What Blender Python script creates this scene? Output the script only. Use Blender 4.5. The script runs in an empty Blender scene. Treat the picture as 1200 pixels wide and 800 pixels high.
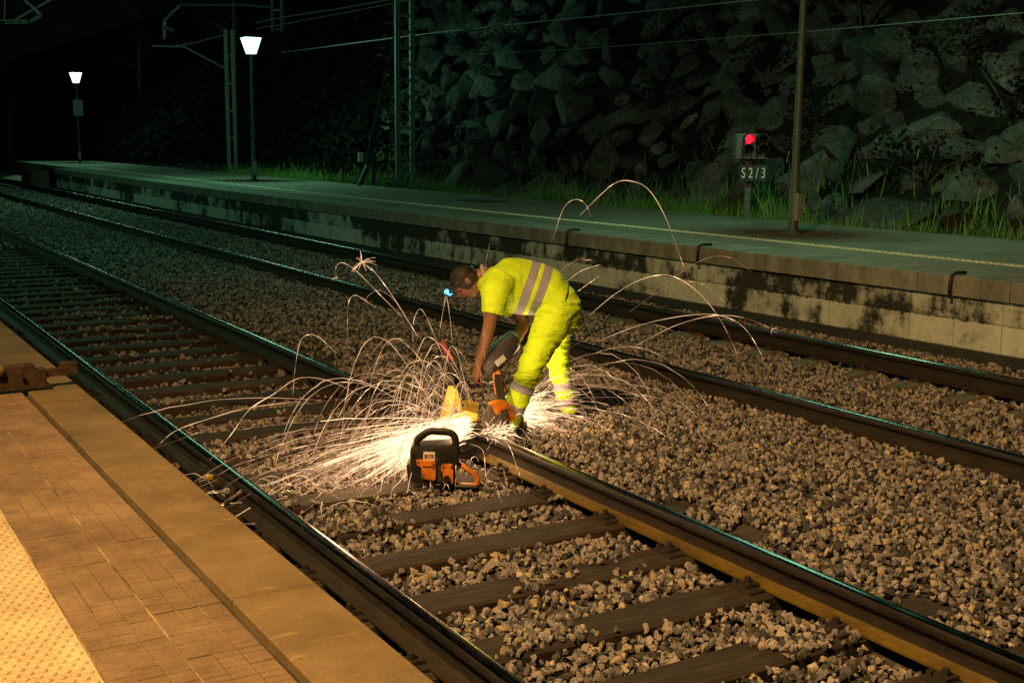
import bpy, bmesh, math, random
import numpy as np
from mathutils import Vector, Matrix, noise as mnoise

random.seed(7); rng = np.random.default_rng(7)
scene = bpy.context.scene
COL = scene.collection
PI = math.pi

# ------------------------------------------------------------------ camera model (world: X across the tracks, Y along them, Z up from rail top)
F_PX = 1440.0; HC = 1.88
def _cam():
    d = np.array([(-265-600)/F_PX, -(155-400)/F_PX, -1.0]); d /= np.linalg.norm(d)
    r = np.array([math.cos(.0096), -math.sin(.0096), 0.0])
    u = np.cross(r, d)
    if u[1] < 0: u = -u
    u /= np.linalg.norm(u)
    return np.stack([np.cross(d, u), d, u])
R = _cam()
ORI = np.array([0, 0, HC])
def ray(px, py): return R @ np.array([(px-600)/F_PX, -(py-400)/F_PX, -1.0])
def onz(px, py, z): r = ray(px, py); return ORI + r*((z-HC)/r[2])
def onx(px, py, x): r = ray(px, py); return ORI + r*(x/r[0])
def ony(px, py, y): r = ray(px, py); return ORI + r*(y/r[1])
FV = -R[:, 2].copy(); FV[2] = 0; FV /= np.linalg.norm(FV)       # horizontal forward
RV = np.array([FV[1], -FV[0], 0.0])                            # horizontal right
ZV = np.array([0, 0, 1.0])
def atd(px, py, d): r = ray(px, py); return ORI + r*(d/np.dot(r, FV))
def depth_of(p): return float(np.dot(np.asarray(p)-ORI*0, FV))

cam = bpy.data.cameras.new('camera'); co = bpy.data.objects.new('camera', cam); COL.objects.link(co)
m = Matrix([[R[0,0],R[0,1],R[0,2],0],[R[1,0],R[1,1],R[1,2],0],[R[2,0],R[2,1],R[2,2],HC],[0,0,0,1]])
co.matrix_world = m
cam.sensor_width = 36; cam.lens = 36*F_PX/1200; cam.clip_end = 1000; cam.clip_start = .05
scene.camera = co

# ------------------------------------------------------------------ helpers
def tag(o, label=None, cat=None, group=None, kind=None):
    if label: o['label'] = label
    if cat: o['category'] = cat
    if group: o['group'] = group
    if kind: o['kind'] = kind
    return o
def empty(name, loc=(0,0,0), label=None, cat=None, group=None):
    o = bpy.data.objects.new(name, None); o.empty_display_size = .2; COL.objects.link(o); o.location = loc
    return tag(o, label, cat, group)
def copy_tree(o, parent=None):
    c = o.copy(); COL.objects.link(c)
    if parent: c.parent = parent
    for ch in list(o.children): copy_tree(ch, c)
    return c

class MB:
    def __init__(s): s.v = []; s.f = []; s.mi = []; s.n = 0
    def add(s, verts, faces, mi=0):
        verts = np.asarray(verts, float).reshape(-1, 3)
        s.v.append(verts)
        for f in faces: s.f.append([i+s.n for i in f]); s.mi.append(mi)
        s.n += len(verts); return s
    def box(s, lo, hi, mi=0, mat=None):
        x0,y0,z0 = lo; x1,y1,z1 = hi
        v = np.array([(x0,y0,z0),(x1,y0,z0),(x1,y1,z0),(x0,y1,z0),(x0,y0,z1),(x1,y0,z1),(x1,y1,z1),(x0,y1,z1)], float)
        if mat is not None: v = v @ np.array(mat.to_3x3()).T + np.array(mat.translation)
        return s.add(v, [(0,3,2,1),(4,5,6,7),(0,1,5,4),(1,2,6,5),(2,3,7,6),(3,0,4,7)], mi)
    def bar(s, a, b, w, h=None, mi=0, up=(0,0,1)):
        a = np.asarray(a,float); b = np.asarray(b,float); h = h or w
        t = b-a; L = np.linalg.norm(t); t /= L
        u = np.asarray(up,float)
        if abs(np.dot(u,t)) > .95: u = np.array([1.0,0,0])
        x = np.cross(t,u); x /= np.linalg.norm(x); u = np.cross(x,t)
        c = [a+x*sx*w/2+u*sz*h/2 for sx,sz in ((-1,-1),(1,-1),(1,1),(-1,1))]
        d = [p+t*L for p in c]
        return s.add(c+d, [(3,2,1,0),(4,5,6,7),(0,1,5,4),(1,2,6,5),(2,3,7,6),(3,0,4,7)], mi)
    def tube(s, pts, r, seg=8, mi=0, caps=True):
        pts = [np.asarray(p,float) for p in pts]; n = len(pts)
        rs = r if hasattr(r,'__len__') else [r]*n
        vs = []; ref = None
        for i,p in enumerate(pts):
            t = pts[min(i+1,n-1)]-pts[max(i-1,0)]; t = t/(np.linalg.norm(t)+1e-9)
            if ref is None:
                ref = np.array([0,0,1.0]) if abs(t[2])<.9 else np.array([1.0,0,0])
            a = ref-t*np.dot(ref,t); a /= np.linalg.norm(a)+1e-9; ref = a
            b = np.cross(t,a)
            for k in range(seg):
                q = 2*PI*k/seg; vs.append(p+(a*math.cos(q)+b*math.sin(q))*rs[i])
        fs = []
        for i in range(n-1):
            for k in range(seg):
                k2 = (k+1)%seg
                fs.append((i*seg+k, i*seg+k2, (i+1)*seg+k2, (i+1)*seg+k))
        if caps: fs.append(tuple(range(seg))[::-1]); fs.append(tuple(range((n-1)*seg, n*seg)))
        return s.add(vs, fs, mi)
    def loft(s, rings, mi=0, seg=28, ref=None):
        """rings: (point, a, b[, power]) with a along the reference (depth) direction and b across it."""
        n = len(rings); pts = [np.asarray(r[0],float) for r in rings]
        vs = []
        ref = FV if ref is None else np.asarray(ref,float)
        for i,rg in enumerate(rings):
            t = pts[min(i+1,n-1)]-pts[max(i-1,0)]; t /= np.linalg.norm(t)+1e-9
            a = ref-t*np.dot(ref,t); a /= np.linalg.norm(a)+1e-9; b = np.cross(t,a)
            for k in range(seg):
                q = 2*PI*k/seg
                vs.append(pts[i]+a*math.cos(q)*rg[1]+b*math.sin(q)*rg[2])
        fs = []
        for i in range(n-1):
            for k in range(seg):
                k2 = (k+1)%seg; fs.append((i*seg+k,i*seg+k2,(i+1)*seg+k2,(i+1)*seg+k))
        fs.append(tuple(range(seg))[::-1]); fs.append(tuple(range((n-1)*seg,n*seg)))
        return s.add(vs, fs, mi)
    def prism(s, outline, off, mi=0):
        """closed outline of 3D points, extruded by the vector off"""
        a = [np.asarray(p,float) for p in outline]; n = len(a); off = np.asarray(off,float)
        fs = [tuple(range(n))[::-1], tuple(range(n,2*n))]+[(i,(i+1)%n,n+(i+1)%n,n+i) for i in range(n)]
        return s.add(a+[p+off for p in a], fs, mi)
    def ball(s, c, r, mi=0, nu=14, nv=9):
        c = np.asarray(c,float); rr = np.asarray(r if hasattr(r,'__len__') else (r,r,r), float)
        vs = [c+rr*np.array([0,0,1.])]; 
        for j in range(1,nv):
            th = PI*j/nv
            for i in range(nu):
                ph = 2*PI*i/nu; vs.append(c+rr*np.array([math.sin(th)*math.cos(ph),math.sin(th)*math.sin(ph),math.cos(th)]))
        vs.append(c-rr*np.array([0,0,1.])); fs = []
        for i in range(nu): fs.append((0,1+i,1+(i+1)%nu)); fs.append((len(vs)-1, 1+(nv-2)*nu+(i+1)%nu, 1+(nv-2)*nu+i))
        for j in range(nv-2):
            for i in range(nu): fs.append((1+j*nu+i,1+(j+1)*nu+i,1+(j+1)*nu+(i+1)%nu,1+j*nu+(i+1)%nu))
        return s.add(vs, fs, mi)
    def mesh(s, name):
        me = bpy.data.meshes.new(name)
        v = np.concatenate(s.v) if s.v else np.zeros((0,3))
        me.from_pydata([tuple(p) for p in v], [], s.f)
        me.polygons.foreach_set('material_index', s.mi)
        return me
    def build(s, name, mats, parent=None, smooth=False, bevel=0, fixn=True, autos=None):
        me = s.mesh(name)
        for mt in (mats if isinstance(mats,(list,tuple)) else [mats]): me.materials.append(mt)
        if fixn or bevel:
            bm = bmesh.new(); bm.from_mesh(me)
            if bevel:
                bmesh.ops.remove_doubles(bm, verts=bm.verts, dist=1e-5)
                es = [e for e in bm.edges if len(e.link_faces)==2 and e.calc_face_angle(0)>.6]
                bmesh.ops.bevel(bm, geom=es, offset=bevel, segments=2, affect='EDGES', profile=.6, clamp_overlap=True)
            if fixn: bmesh.ops.recalc_face_normals(bm, faces=bm.faces)
            bm.to_mesh(me); bm.free()
        if smooth: me.polygons.foreach_set('use_smooth', [True]*len(me.polygons))
        if autos is not None: me.set_sharp_from_angle(angle=autos)
        o = bpy.data.objects.new(name, me); COL.objects.link(o)
        if parent is not None:
            o.parent = parent; o.matrix_parent_inverse = Matrix.Translation(-Vector(parent.location))
        return o

# ------------------------------------------------------------------ materials
def new_mat(name):
    mt = bpy.data.materials.new(name); mt.use_nodes = True
    return mt, mt.node_tree, mt.node_tree.nodes['Principled BSDF']
def ramp(nt, stops, fac, interp='LINEAR'):
    r = nt.nodes.new('ShaderNodeValToRGB'); cr = r.color_ramp; cr.interpolation = interp
    while len(cr.elements) < len(stops): cr.elements.new(.5)
    for e,(p,c) in zip(cr.elements, stops): e.position = p; e.color = (*c,1) if len(c)==3 else c
    nt.links.new(fac, r.inputs[0]); return r.outputs[0]
def coords(nt, scale=(1,1,1), kind='Object', rot=(0,0,0)):
    tc = nt.nodes.new('ShaderNodeTexCoord'); mp = nt.nodes.new('ShaderNodeMapping')
    mp.inputs['Scale'].default_value = scale; mp.inputs['Rotation'].default_value = rot
    nt.links.new(tc.outputs[kind], mp.inputs[0]); return mp.outputs[0]
def noise_tex(nt, vec, scale, detail=5, rough=.6):
    n = nt.nodes.new('ShaderNodeTexNoise'); n.inputs['Scale'].default_value = scale
    n.inputs['Detail'].default_value = detail; n.inputs['Roughness'].default_value = rough
    if vec is not None: nt.links.new(vec, n.inputs['Vector'])
    return n.outputs[0]
def math_node(nt, op, a, b=None, clamp=False):
    n = nt.nodes.new('ShaderNodeMath'); n.operation = op; n.use_clamp = clamp
    for i,x in enumerate((a,b)):
        if x is None: continue
        if isinstance(x,(int,float)): n.inputs[i].default_value = x
        else: nt.links.new(x, n.inputs[i])
    return n.outputs[0]
def mixc(nt, fac, a, b, mode='MIX'):
    n = nt.nodes.new('ShaderNodeMix'); n.data_type = 'RGBA'; n.blend_type = mode
    for idx,x in ((0,fac),(6,a),(7,b)):
        if isinstance(x,(int,float)): n.inputs[idx].default_value = x
        elif isinstance(x,tuple): n.inputs[idx].default_value = (*x,1)
        else: nt.links.new(x, n.inputs[idx])
    return n.outputs[2]
def bump(nt, bs, h, strength=.4, dist=.01, prev=None):
    b = nt.nodes.new('ShaderNodeBump'); b.inputs['Strength'].default_value = strength; b.inputs['Distance'].default_value = dist
    nt.links.new(h, b.inputs['Height'])
    if prev is not None: nt.links.new(prev, b.inputs['Normal'])
    nt.links.new(b.outputs[0], bs.inputs['Normal']); return b.outputs[0]
def mottled(name, c1, c2, scale=8, rough=.8, metal=0, bstr=.3, bdist=.005, vscale=(1,1,1), lo=.35, hi=.65, c3=None, fine=60):
    mt, nt, bs = new_mat(name)
    v = coords(nt, vscale)
    n = noise_tex(nt, v, scale, 6)
    st = [(lo,c1),(hi,c2)] if c3 is None else [(lo,c1),((lo+hi)/2,c2),(hi,c3)]
    col = ramp(nt, st, n)
    nf = noise_tex(nt, v, fine, 4)
    col = mixc(nt, .5, col, ramp(nt, [(.3,(.45,.45,.45)),(.7,(1,1,1))], nf), 'MULTIPLY')
    nt.links.new(col, bs.inputs['Base Color'])
    bs.inputs['Roughness'].default_value = rough; bs.inputs['Metallic'].default_value = metal
    rr = ramp(nt, [(.3,(max(0,rough-.12),)*3),(.7,(min(1,rough+.1),)*3)], nf); nt.links.new(rr, bs.inputs['Roughness'])
    bump(nt, bs, nf, bstr, bdist)
    return mt
def emit(name, col, strength, sampling=True):
    mt = bpy.data.materials.new(name); mt.use_nodes = True; nt = mt.node_tree
    nt.nodes.remove(nt.nodes['Principled BSDF'])
    e = nt.nodes.new('ShaderNodeEmission'); e.inputs[0].default_value = (*col,1); e.inputs[1].default_value = strength
    nt.links.new(e.outputs[0], nt.nodes['Material Output'].inputs[0])
    if not sampling: mt.cycles.emission_sampling = 'NONE'
    return mt

M = {}
M['rust'] = mottled('rail_rust', (.012,.008,.005), (.032,.02,.011), 14, .75, .25, .5, .003, (1,.25,1))  # rust of web and foot, darkened to carry the rail head's shadow
M['railtop'] = mottled('rail_running_band', (.13,.13,.13), (.24,.24,.235), 6, .2, 1, .05, .001, (4,.1,1))
M['railside'] = mottled('rail_dark_steel', (.02,.017,.014), (.045,.038,.032), 10, .55, .5, .2, .002, (1,.2,1))
M['ochre'] = mottled('rail_ochre_foot', (.075,.046,.003), (.135,.085,.006), 9, .6, 0, .3, .002, (1,.3,1))  # ochre tone for the left half of one rail's foot
M['steel_dark'] = mottled('dark_steel', (.03,.026,.022), (.06,.05,.04), 25, .6, .4, .3, .002)
M['galv'] = mottled('galvanised_steel', (.30,.33,.32), (.42,.44,.43), 12, .55, .4, .15, .002)
M['signal_grey'] = mottled('signal_dark_grey', (.07,.078,.074), (.14,.155,.148), 12, .6, .2, .1, .002)
M['mast'] = mottled('weathered_mast_steel', (.09,.10,.095), (.16,.17,.165), 12, .7, .1, .15, .002)
M['black'] = mottled('black_plastic', (.007,.006,.0055), (.017,.0145,.0125), 20, .5, 0, .2, .002)
M['orange'] = mottled('orange_plastic', (.22,.07,.012), (.68,.20,.014), 11, .5, 0, .3, .003, c3=(.80,.27,.02), lo=.32, hi=.66, fine=140)
M['red'] = mottled('red_paint', (.20,.022,.010), (.34,.035,.014), 14, .5, 0, .1, .002)
M['white'] = mottled('white_label', (.75,.75,.73), (.82,.82,.8), 10, .5, 0, .05, .001)
M['yellow'] = mottled('yellow_paint', (.42,.27,.012), (.58,.38,.02), 12, .5, .1, .3, .003, c3=(.16,.09,.02), lo=.3, hi=.8)
M['concrete'] = mottled('concrete_weathered', (.16,.14,.11), (.30,.27,.22), 5, .9, 0, .5, .004)
M['soil'] = mottled('dark_soil', (.025,.021,.016), (.07,.058,.045), 4, .95, 0, .8, .03, fine=25)
M['board'] = mottled('blackened_board', (.02,.02,.02), (.035,.035,.033), 6, .7)

# ------------------------------------------------------------------ far side alignment (the far track and platform bend away very gently)
def interp(y, xs, vs):
    return float(np.interp(y, xs, vs))
def far_shift(y): return -.0065*(y-7) if y < 60 else -.0065*53
_py = [-10,0,7,11,16,21,28,36,46,80]; _pv = [.45,.22,0,-.18,-.40,-.54,-.66,-.70,-.70,-.70]
def plat_shift(y): return interp(y, _py, _pv)
XA, XB, XC, XD = 2.105, 3.835, 6.553, 8.293
ZC, ZD = -.04, .06
EDGE_NEAR = 1.31; Z_NEAR = .55
EDGE_FAR = 9.5; Z_FAR = .65
SP0 = 3.53; SPD = .578                                        # near sleepers

def pn(x, y, s=1.0, o=0.0): return mnoise.noise(Vector((x*s+o, y*s-o, o*.7)))
def in_sleeper(x, y):
    k = round((y-SP0)/SPD); dy = abs(y-(SP0+k*SPD)); return k, dy
def hb(x, y):
    """height of the ballast bed"""
    n = .022*pn(x,y,1.7,3.1)+.012*pn(x,y,4.2,9.7)
    if x < 1.62: b = -.23
    elif x < 4.35:
        b = -.200-.024*min(1,max(0,(y-7.5)/2))+.012*math.cos((x-3)*2.2)
        if x > 3.7: b = -.205+.075*min(1,(x-3.9)/.4) if x > 3.9 else -.205
    elif x < 6.2:
        t = (x-4.35)/1.85; b = -.13+.02*math.sin(t*PI)-.055*t
    elif x < 8.7: b = -.19+.055*(x-6.5)/2
    else: b = -.13
    return b+n

# ------------------------------------------------------------------ ground sheet (reaches the horizon)
def grid_mesh(xs, ys, zf):
    V = [(x,y,zf(x,y)) for y in ys for x in xs]; nx = len(xs)
    Fc = [(j*nx+i, j*nx+i+1, (j+1)*nx+i+1, (j+1)*nx+i) for j in range(len(ys)-1) for i in range(nx-1)]
    return V, Fc
def slope_z(x, y):
    s = max(0, x-14.6-.25*math.sin(y*.35))
    z = .35+.95*s if s < 11 else .35+.95*11+.35*(s-11)
    return z
def ground_z(x, y):
    if x < EDGE_NEAR+.2: return -.5
    if x < 9.9+plat_shift(y): return hb(x,y)-.035
    if x < 12.5: return -.12
    if x < 13.3: return -.12+.5*(x-12.5)/.8
    return slope_z(x,y)+.10*pn(x,y,.9,2.2)+.04*pn(x,y,2.7,1.2)
xs = np.concatenate([[-300,-80,-20,-3,1.2,1.45],np.arange(1.6,9.3,.09),np.arange(9.4,13.4,.4),np.arange(13.6,30,.45),[34,42,60,110,300]])
ys = np.concatenate([[-300,-60,-12,-3,0],np.arange(.6,14,.09),np.arange(14,34,.25),np.arange(34,70,1.2),[75,85,110,160,320]])
V, Fc = grid_mesh(xs, ys, ground_z)
mb = MB(); mb.add(V, Fc)
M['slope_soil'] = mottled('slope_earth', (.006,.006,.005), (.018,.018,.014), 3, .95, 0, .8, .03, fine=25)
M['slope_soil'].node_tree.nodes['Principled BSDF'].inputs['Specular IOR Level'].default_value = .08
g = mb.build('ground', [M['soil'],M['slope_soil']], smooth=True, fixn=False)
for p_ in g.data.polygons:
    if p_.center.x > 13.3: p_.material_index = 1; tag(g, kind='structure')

# ballast bed material: small stones relief underneath the loose stones
mt, nt, bs = new_mat('ballast_stone')
oi = nt.nodes.new('ShaderNodeObjectInfo')
rc = ramp(nt, [(0,(.04,.042,.045)),(.2,(.12,.122,.13)),(.42,(.27,.265,.275)),(.6,(.40,.375,.385)),(.78,(.50,.46,.47)),(.9,(.58,.52,.45)),(.96,(.62,.50,.27)),(1,(.80,.76,.72))], oi.outputs['Random'])
v = coords(nt); nf = noise_tex(nt, v, 1.6, 7, .75); n2 = noise_tex(nt, v, 7, 5)
rc = mixc(nt, .75, rc, ramp(nt, [(.3,(.28,.27,.26)),(.5,(.85,.8,.78)),(.7,(1.4,1.32,1.25))], nf), 'MULTIPLY')
nt.links.new(rc, bs.inputs['Base Color']); bs.inputs['Roughness'].default_value = .85
bump(nt, bs, n2, .6, .25)
M['stone'] = mt

# stone prototypes (kept outside the scene; only instanced by the ballast object)
protos = bpy.data.collections.new('ballast_prototypes')
def rock_mesh(name, npts, dims, bev, seed, rough=0.0, cuts=0):
    rr = random.Random(seed); bm = bmesh.new()
    for _ in range(npts):
        while True:
            p = Vector((rr.uniform(-1,1),rr.uniform(-1,1),rr.uniform(-1,1)))
            if .55 < p.length < 1: break
        bm.verts.new((p.x*dims[0],p.y*dims[1],p.z*dims[2]))
    bmesh.ops.convex_hull(bm, input=bm.verts)
    bmesh.ops.delete(bm, geom=[v for v in bm.verts if not v.link_faces], context='VERTS')
    bmesh.ops.dissolve_limit(bm, angle_limit=.25, verts=bm.verts, edges=bm.edges)
    if bev: bmesh.ops.bevel(bm, geom=list(bm.edges), offset=bev, segments=1, affect='EDGES', clamp_overlap=True)
    if cuts:
        bmesh.ops.triangulate(bm, faces=bm.faces)
        bmesh.ops.subdivide_edges(bm, edges=bm.edges, cuts=cuts, use_grid_fill=True)
        for v in bm.verts:
            n = mnoise.noise(v.co*3.1+Vector((seed,0,0)))*.6+mnoise.noise(v.co*8+Vector((0,seed,0)))*.3
            v.co += v.co.normalized()*n*rough
    bmesh.ops.recalc_face_normals(bm, faces=bm.faces)
    me = bpy.data.meshes.new(name); bm.to_mesh(me); bm.free(); return me
for i in range(18):
    rr = random.Random(100+i)
    me = rock_mesh('ballast_stone', rr.randint(10,15), (1,rr.uniform(.65,.95),rr.uniform(.5,.8)), .07, i)
    me.materials.append(M['stone'])
    o = bpy.data.objects.new('ballast_stone', me); protos.objects.link(o)

# stone positions
def left_x(y): return max(1.36, .135*y-.5)
pts, rots, scls, idx = [], [], [], []
def stone(x, y, z, r):
    pts.append((x,y,z)); rots.append((random.uniform(0,6.28),random.uniform(0,6.28),random.uniform(0,6.28)))
    scls.append(r); idx.append(random.randrange(18))
def right_edge(y):        # right frame edge (+ margin)
    return y*1.50+1.0
def fill(x0, x1, y0, y1, dens, size=(.016,.034), acc=None, lift=0.0):
    n = int((x1-x0)*(y1-y0)*dens)
    for _ in range(n):
        x = random.uniform(x0,x1); y = random.uniform(y0,y1)
        if x < left_x(y) or x > right_edge(y): continue
        if acc and not acc(x,y): continue
        r = random.uniform(*size)*(1.35 if random.random()<.09 else 1)
        z = hb(x,y)+random.uniform(-.012,.016)+lift
        if 1.6 < x < 4.33:
            k,dy = in_sleeper(x,y)
            if dy < .125:
                cover = pn(x*1.1,y*.9,1.3,5.5+k) + (0.25 if (x>4.15) else 0) + (.12 if dy>.1 else 0)
                if k == 2 and 2.75 < x < 3.15: cover += .55
                if k == 4 and x > 3.3: cover += .3
                if cover < .42: 
                    if dy < .107 or random.random() < .35: continue
                    z = max(z,-.185)
                else: z = -.158+r*.35
        for xr in (XA, XB):
            if abs(x-xr) < .072+r*.6: break
        else:
            if 6.3 < x < 9.2:
                xs_ = x-far_shift(y)
                if abs(xs_-XC) < .085 or abs(xs_-XD) < .085: continue
            if x > 9.45+plat_shift(y): continue
            stone(x,y,z,r); continue
        continue
fill(1.34,4.4,1.3,10,1150)
fill(4.4,9.5,2.2,10,950)
fill(1.34,9.5,10,18,430,(.022,.038))
fill(1.6,9.5,18,32,230,(.026,.044))
fill(3.5,9.5,32,50,110,(.032,.055))
me = bpy.data.meshes.new('ballast'); me.from_pydata(pts,[],[])
for nm,tp,dat in (('rot','FLOAT_VECTOR',np.array(rots).ravel()),('scl','FLOAT',np.array(scls)),('idx','INT',np.array(idx))):
    a = me.attributes.new(nm,tp,'POINT'); a.data.foreach_set('vector' if tp=='FLOAT_VECTOR' else 'value', dat)
bal = bpy.data.objects.new('ballast', me); COL.objects.link(bal)
tag(bal, kind='stuff'); bal['label'] = 'crushed grey and ochre ballast stones around both tracks'; bal['category'] = 'gravel'
ng = bpy.data.node_groups.new('ballast_scatter','GeometryNodeTree')
ng.interface.new_socket('Geometry',in_out='INPUT',socket_type='NodeSocketGeometry'); ng.interface.new_socket('Geometry',in_out='OUTPUT',socket_type='NodeSocketGeometry')
gi = ng.nodes.new('NodeGroupInput'); go = ng.nodes.new('NodeGroupOutput')
ci = ng.nodes.new('GeometryNodeCollectionInfo'); ci.inputs[0].default_value = protos; ci.inputs[1].default_value = True; ci.inputs[2].default_value = True
ip = ng.nodes.new('GeometryNodeInstanceOnPoints'); ip.inputs['Pick Instance'].default_value = True
def nattr(nm,tp):
    n = ng.nodes.new('GeometryNodeInputNamedAttribute'); n.data_type = tp; n.inputs[0].default_value = nm; return n.outputs[0]
er = ng.nodes.new('FunctionNodeEulerToRotation')
ng.links.new(nattr('rot','FLOAT_VECTOR'), er.inputs[0])
ng.links.new(gi.outputs[0], ip.inputs['Points']); ng.links.new(ci.outputs[0], ip.inputs['Instance'])
ng.links.new(nattr('idx','INT'), ip.inputs['Instance Index']); ng.links.new(er.outputs[0], ip.inputs['Rotation'])
ng.links.new(nattr('scl','FLOAT'), ip.inputs['Scale']); ng.links.new(ip.outputs[0], go.inputs[0])
md = bal.modifiers.new('scatter','NODES'); md.node_group = ng
print('stones', len(pts))

# ------------------------------------------------------------------ sleepers
mt, nt, bs = new_mat('creosoted_timber')
oi = nt.nodes.new('ShaderNodeObjectInfo')
v = coords(nt,(1.2,16,9)); n = noise_tex(nt, v, 2.2, 8, .65); v2 = coords(nt,(2,6,6)); n2 = noise_tex(nt, v2, 3, 4)
c = ramp(nt, [(.3,(.014,.010,.007)),(.5,(.036,.026,.018)),(.72,(.08,.06,.04))], n)
c = mixc(nt, .8, c, ramp(nt, [(.3,(.35,.3,.26)),(.7,(1.3,1.2,1.05))], n2), 'MULTIPLY')
c = mixc(nt, .7, c, ramp(nt, [(0,(.4,.38,.36)),(1,(1.35,1.25,1.1))], oi.outputs['Random']), 'MULTIPLY')
nt.links.new(c, bs.inputs['Base Color']); bs.inputs['Roughness'].default_value = .85
bump(nt, bs, n, .7, .012); M['timber'] = mt

def sleeper_mesh(seed):
    rr = random.Random(seed); nx, mb = 40, MB(); prof = [(-.118,-.12),(-.118,-.012),(-.105,0),(0,.002),(.105,0),(.118,-.012),(.118,-.12)]
    V=[]; 
    for i in range(nx+1):
        x = -1.3+2.6*i/nx
        for (y,z) in prof:
            V.append((x+(.012*pn(y*9,z*9,1,seed) if i in (0,nx) else 0), y+.007*pn(x,y*5,2.3,seed), z+(.006*pn(x,y*4,1.6,seed+4) if z>-.1 else 0)))
    p=len(prof); Fs=[(i*p+j,i*p+j+1,(i+1)*p+j+1,(i+1)*p+j) for i in range(nx) for j in range(p-1)]
    Fs += [tuple(range(p)), tuple(range(nx*p,nx*p+p))]
    mb.add(V,Fs); return mb.mesh('sleeper')
def fastening(side_x, s):
    """base plate edge, clip and two screw heads beside one rail foot"""
    f = MB(); x = side_x
    f.box((x-.05,-.075,0),(x+.05,.075,.014))
    f.box((x-.045 if s>0 else x-.035,-.03,.014),(x+.035 if s>0 else x+.045,.03,.034))
    f.tube([(x,0,.03),(x,0,.062)],.017,6); f.tube([(x+.025*s,.055,.012),(x+.025*s,.055,.04)],.014,6)
    return f
smeshes = [sleeper_mesh(s) for s in range(7)]
for me in smeshes: me.materials.append(M['timber'])
def make_sleeper(me):
    o = bpy.data.objects.new('timber_sleeper', me); COL.objects.link(o); return o
fproto = None
sleeper_labels = {0:'broad lit timber sleeper, second up from the bottom edge along the ochre rail foot',
                  1:'broad brown timber sleeper third from the bottom edge, grain showing',
                  2:'dark timber sleeper half buried by a ridge of ballast at its middle',
                  3:'dark timber sleeper fully uncovered just below the orange ground saw',
                  -1:'dark timber sleeper cut by the bottom edge of the photo'}
fast_meshes = []
for xr in (XA,XB):
    for s in (-1,1):
        me = fastening(xr+s*.115-3.0, s).mesh('rail_fastening'); me.materials.append(M['steel_dark']); fast_meshes.append(me)
for k in range(-3, 46):
    y = SP0+k*SPD
    o = make_sleeper(smeshes[(k*3+5)%7])
    o.location = (2.985+random.uniform(-.03,.03), y+random.uniform(-.015,.015), -.162)
    o.rotation_euler = (0, random.uniform(-.004,.004), random.uniform(-.012,.012))
    if y > 7.2: lab = 'dark timber sleeper of the near track running left from the sparks' 
    elif k >= 4: lab = 'timber sleeper of the near track lit by the spark shower'
    else: lab = sleeper_labels.get(k, 'timber sleeper of the near track in the lower corner')
    tag(o, lab, 'sleeper', 'timber sleepers of the near track')
    if k < 26:
        for me in fast_meshes:
            f = bpy.data.objects.new('rail_fastening', me); COL.objects.link(f); f.parent = o
            f.matrix_parent_inverse = Matrix.Identity(4); f.location = (3.0-2.985,0,.001)

# far track: concrete twin-block sleepers
M['concrete_sleeper'] = mottled('sleeper_concrete', (.06,.048,.03), (.13,.105,.068), 5, .9, 0, .5, .006)
def block_mesh():
    f = MB()
    for s in (-1,1):
        x0,x1 = s*.87-.42, s*.87+.42
        v = [(x0,-.14,-.12),(x1,-.14,-.12),(x1,.14,-.12),(x0,.14,-.12),(x0+.05,-.10,.0),(x1-.05,-.10,.0),(x1-.05,.10,.0),(x0+.05,.10,.0)]
        f.add(v,[(0,3,2,1),(4,5,6,7),(0,1,5,4),(1,2,6,5),(2,3,7,6),(3,0,4,7)])
    f.box((-.46,-.03,-.10),(.46,.03,-.05))
    return f
o = block_mesh().build('concrete_sleeper', M['concrete_sleeper'], bevel=.018)
bmesh0 = o.data; bpy.data.objects.remove(o)
clipms = []
for s in (-1,1):
    for t in (-1,1):
        x = s*.87+t*.10; clip = MB(); clip.box((x-.03,-.05,0),(x+.03,.05,.022)); clip.tube([(x,0,.02),(x,0,.05)],.015,6)
        clipms.append(clip.mesh('rail_clip')); clipms[-1].materials.append(M['steel_dark'])
cant = math.atan2(ZD-ZC, XD-XC)
k = 0
y = 4.05
while y < 47:
    o = bpy.data.objects.new('concrete_sleeper', bmesh0); COL.objects.link(o)
    o.location = ((XC+XD)/2+far_shift(y), y, (ZC+ZD)/2-.168); o.rotation_euler = (0,-cant,0)
    tag(o, 'brown concrete twin-block sleeper end showing under the far track rails', 'sleeper', 'concrete sleepers of the far track')
    if y < 16:
        for cm_ in clipms: f = bpy.data.objects.new('rail_clip', cm_); COL.objects.link(f); f.parent = o
    y += .6

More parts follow.
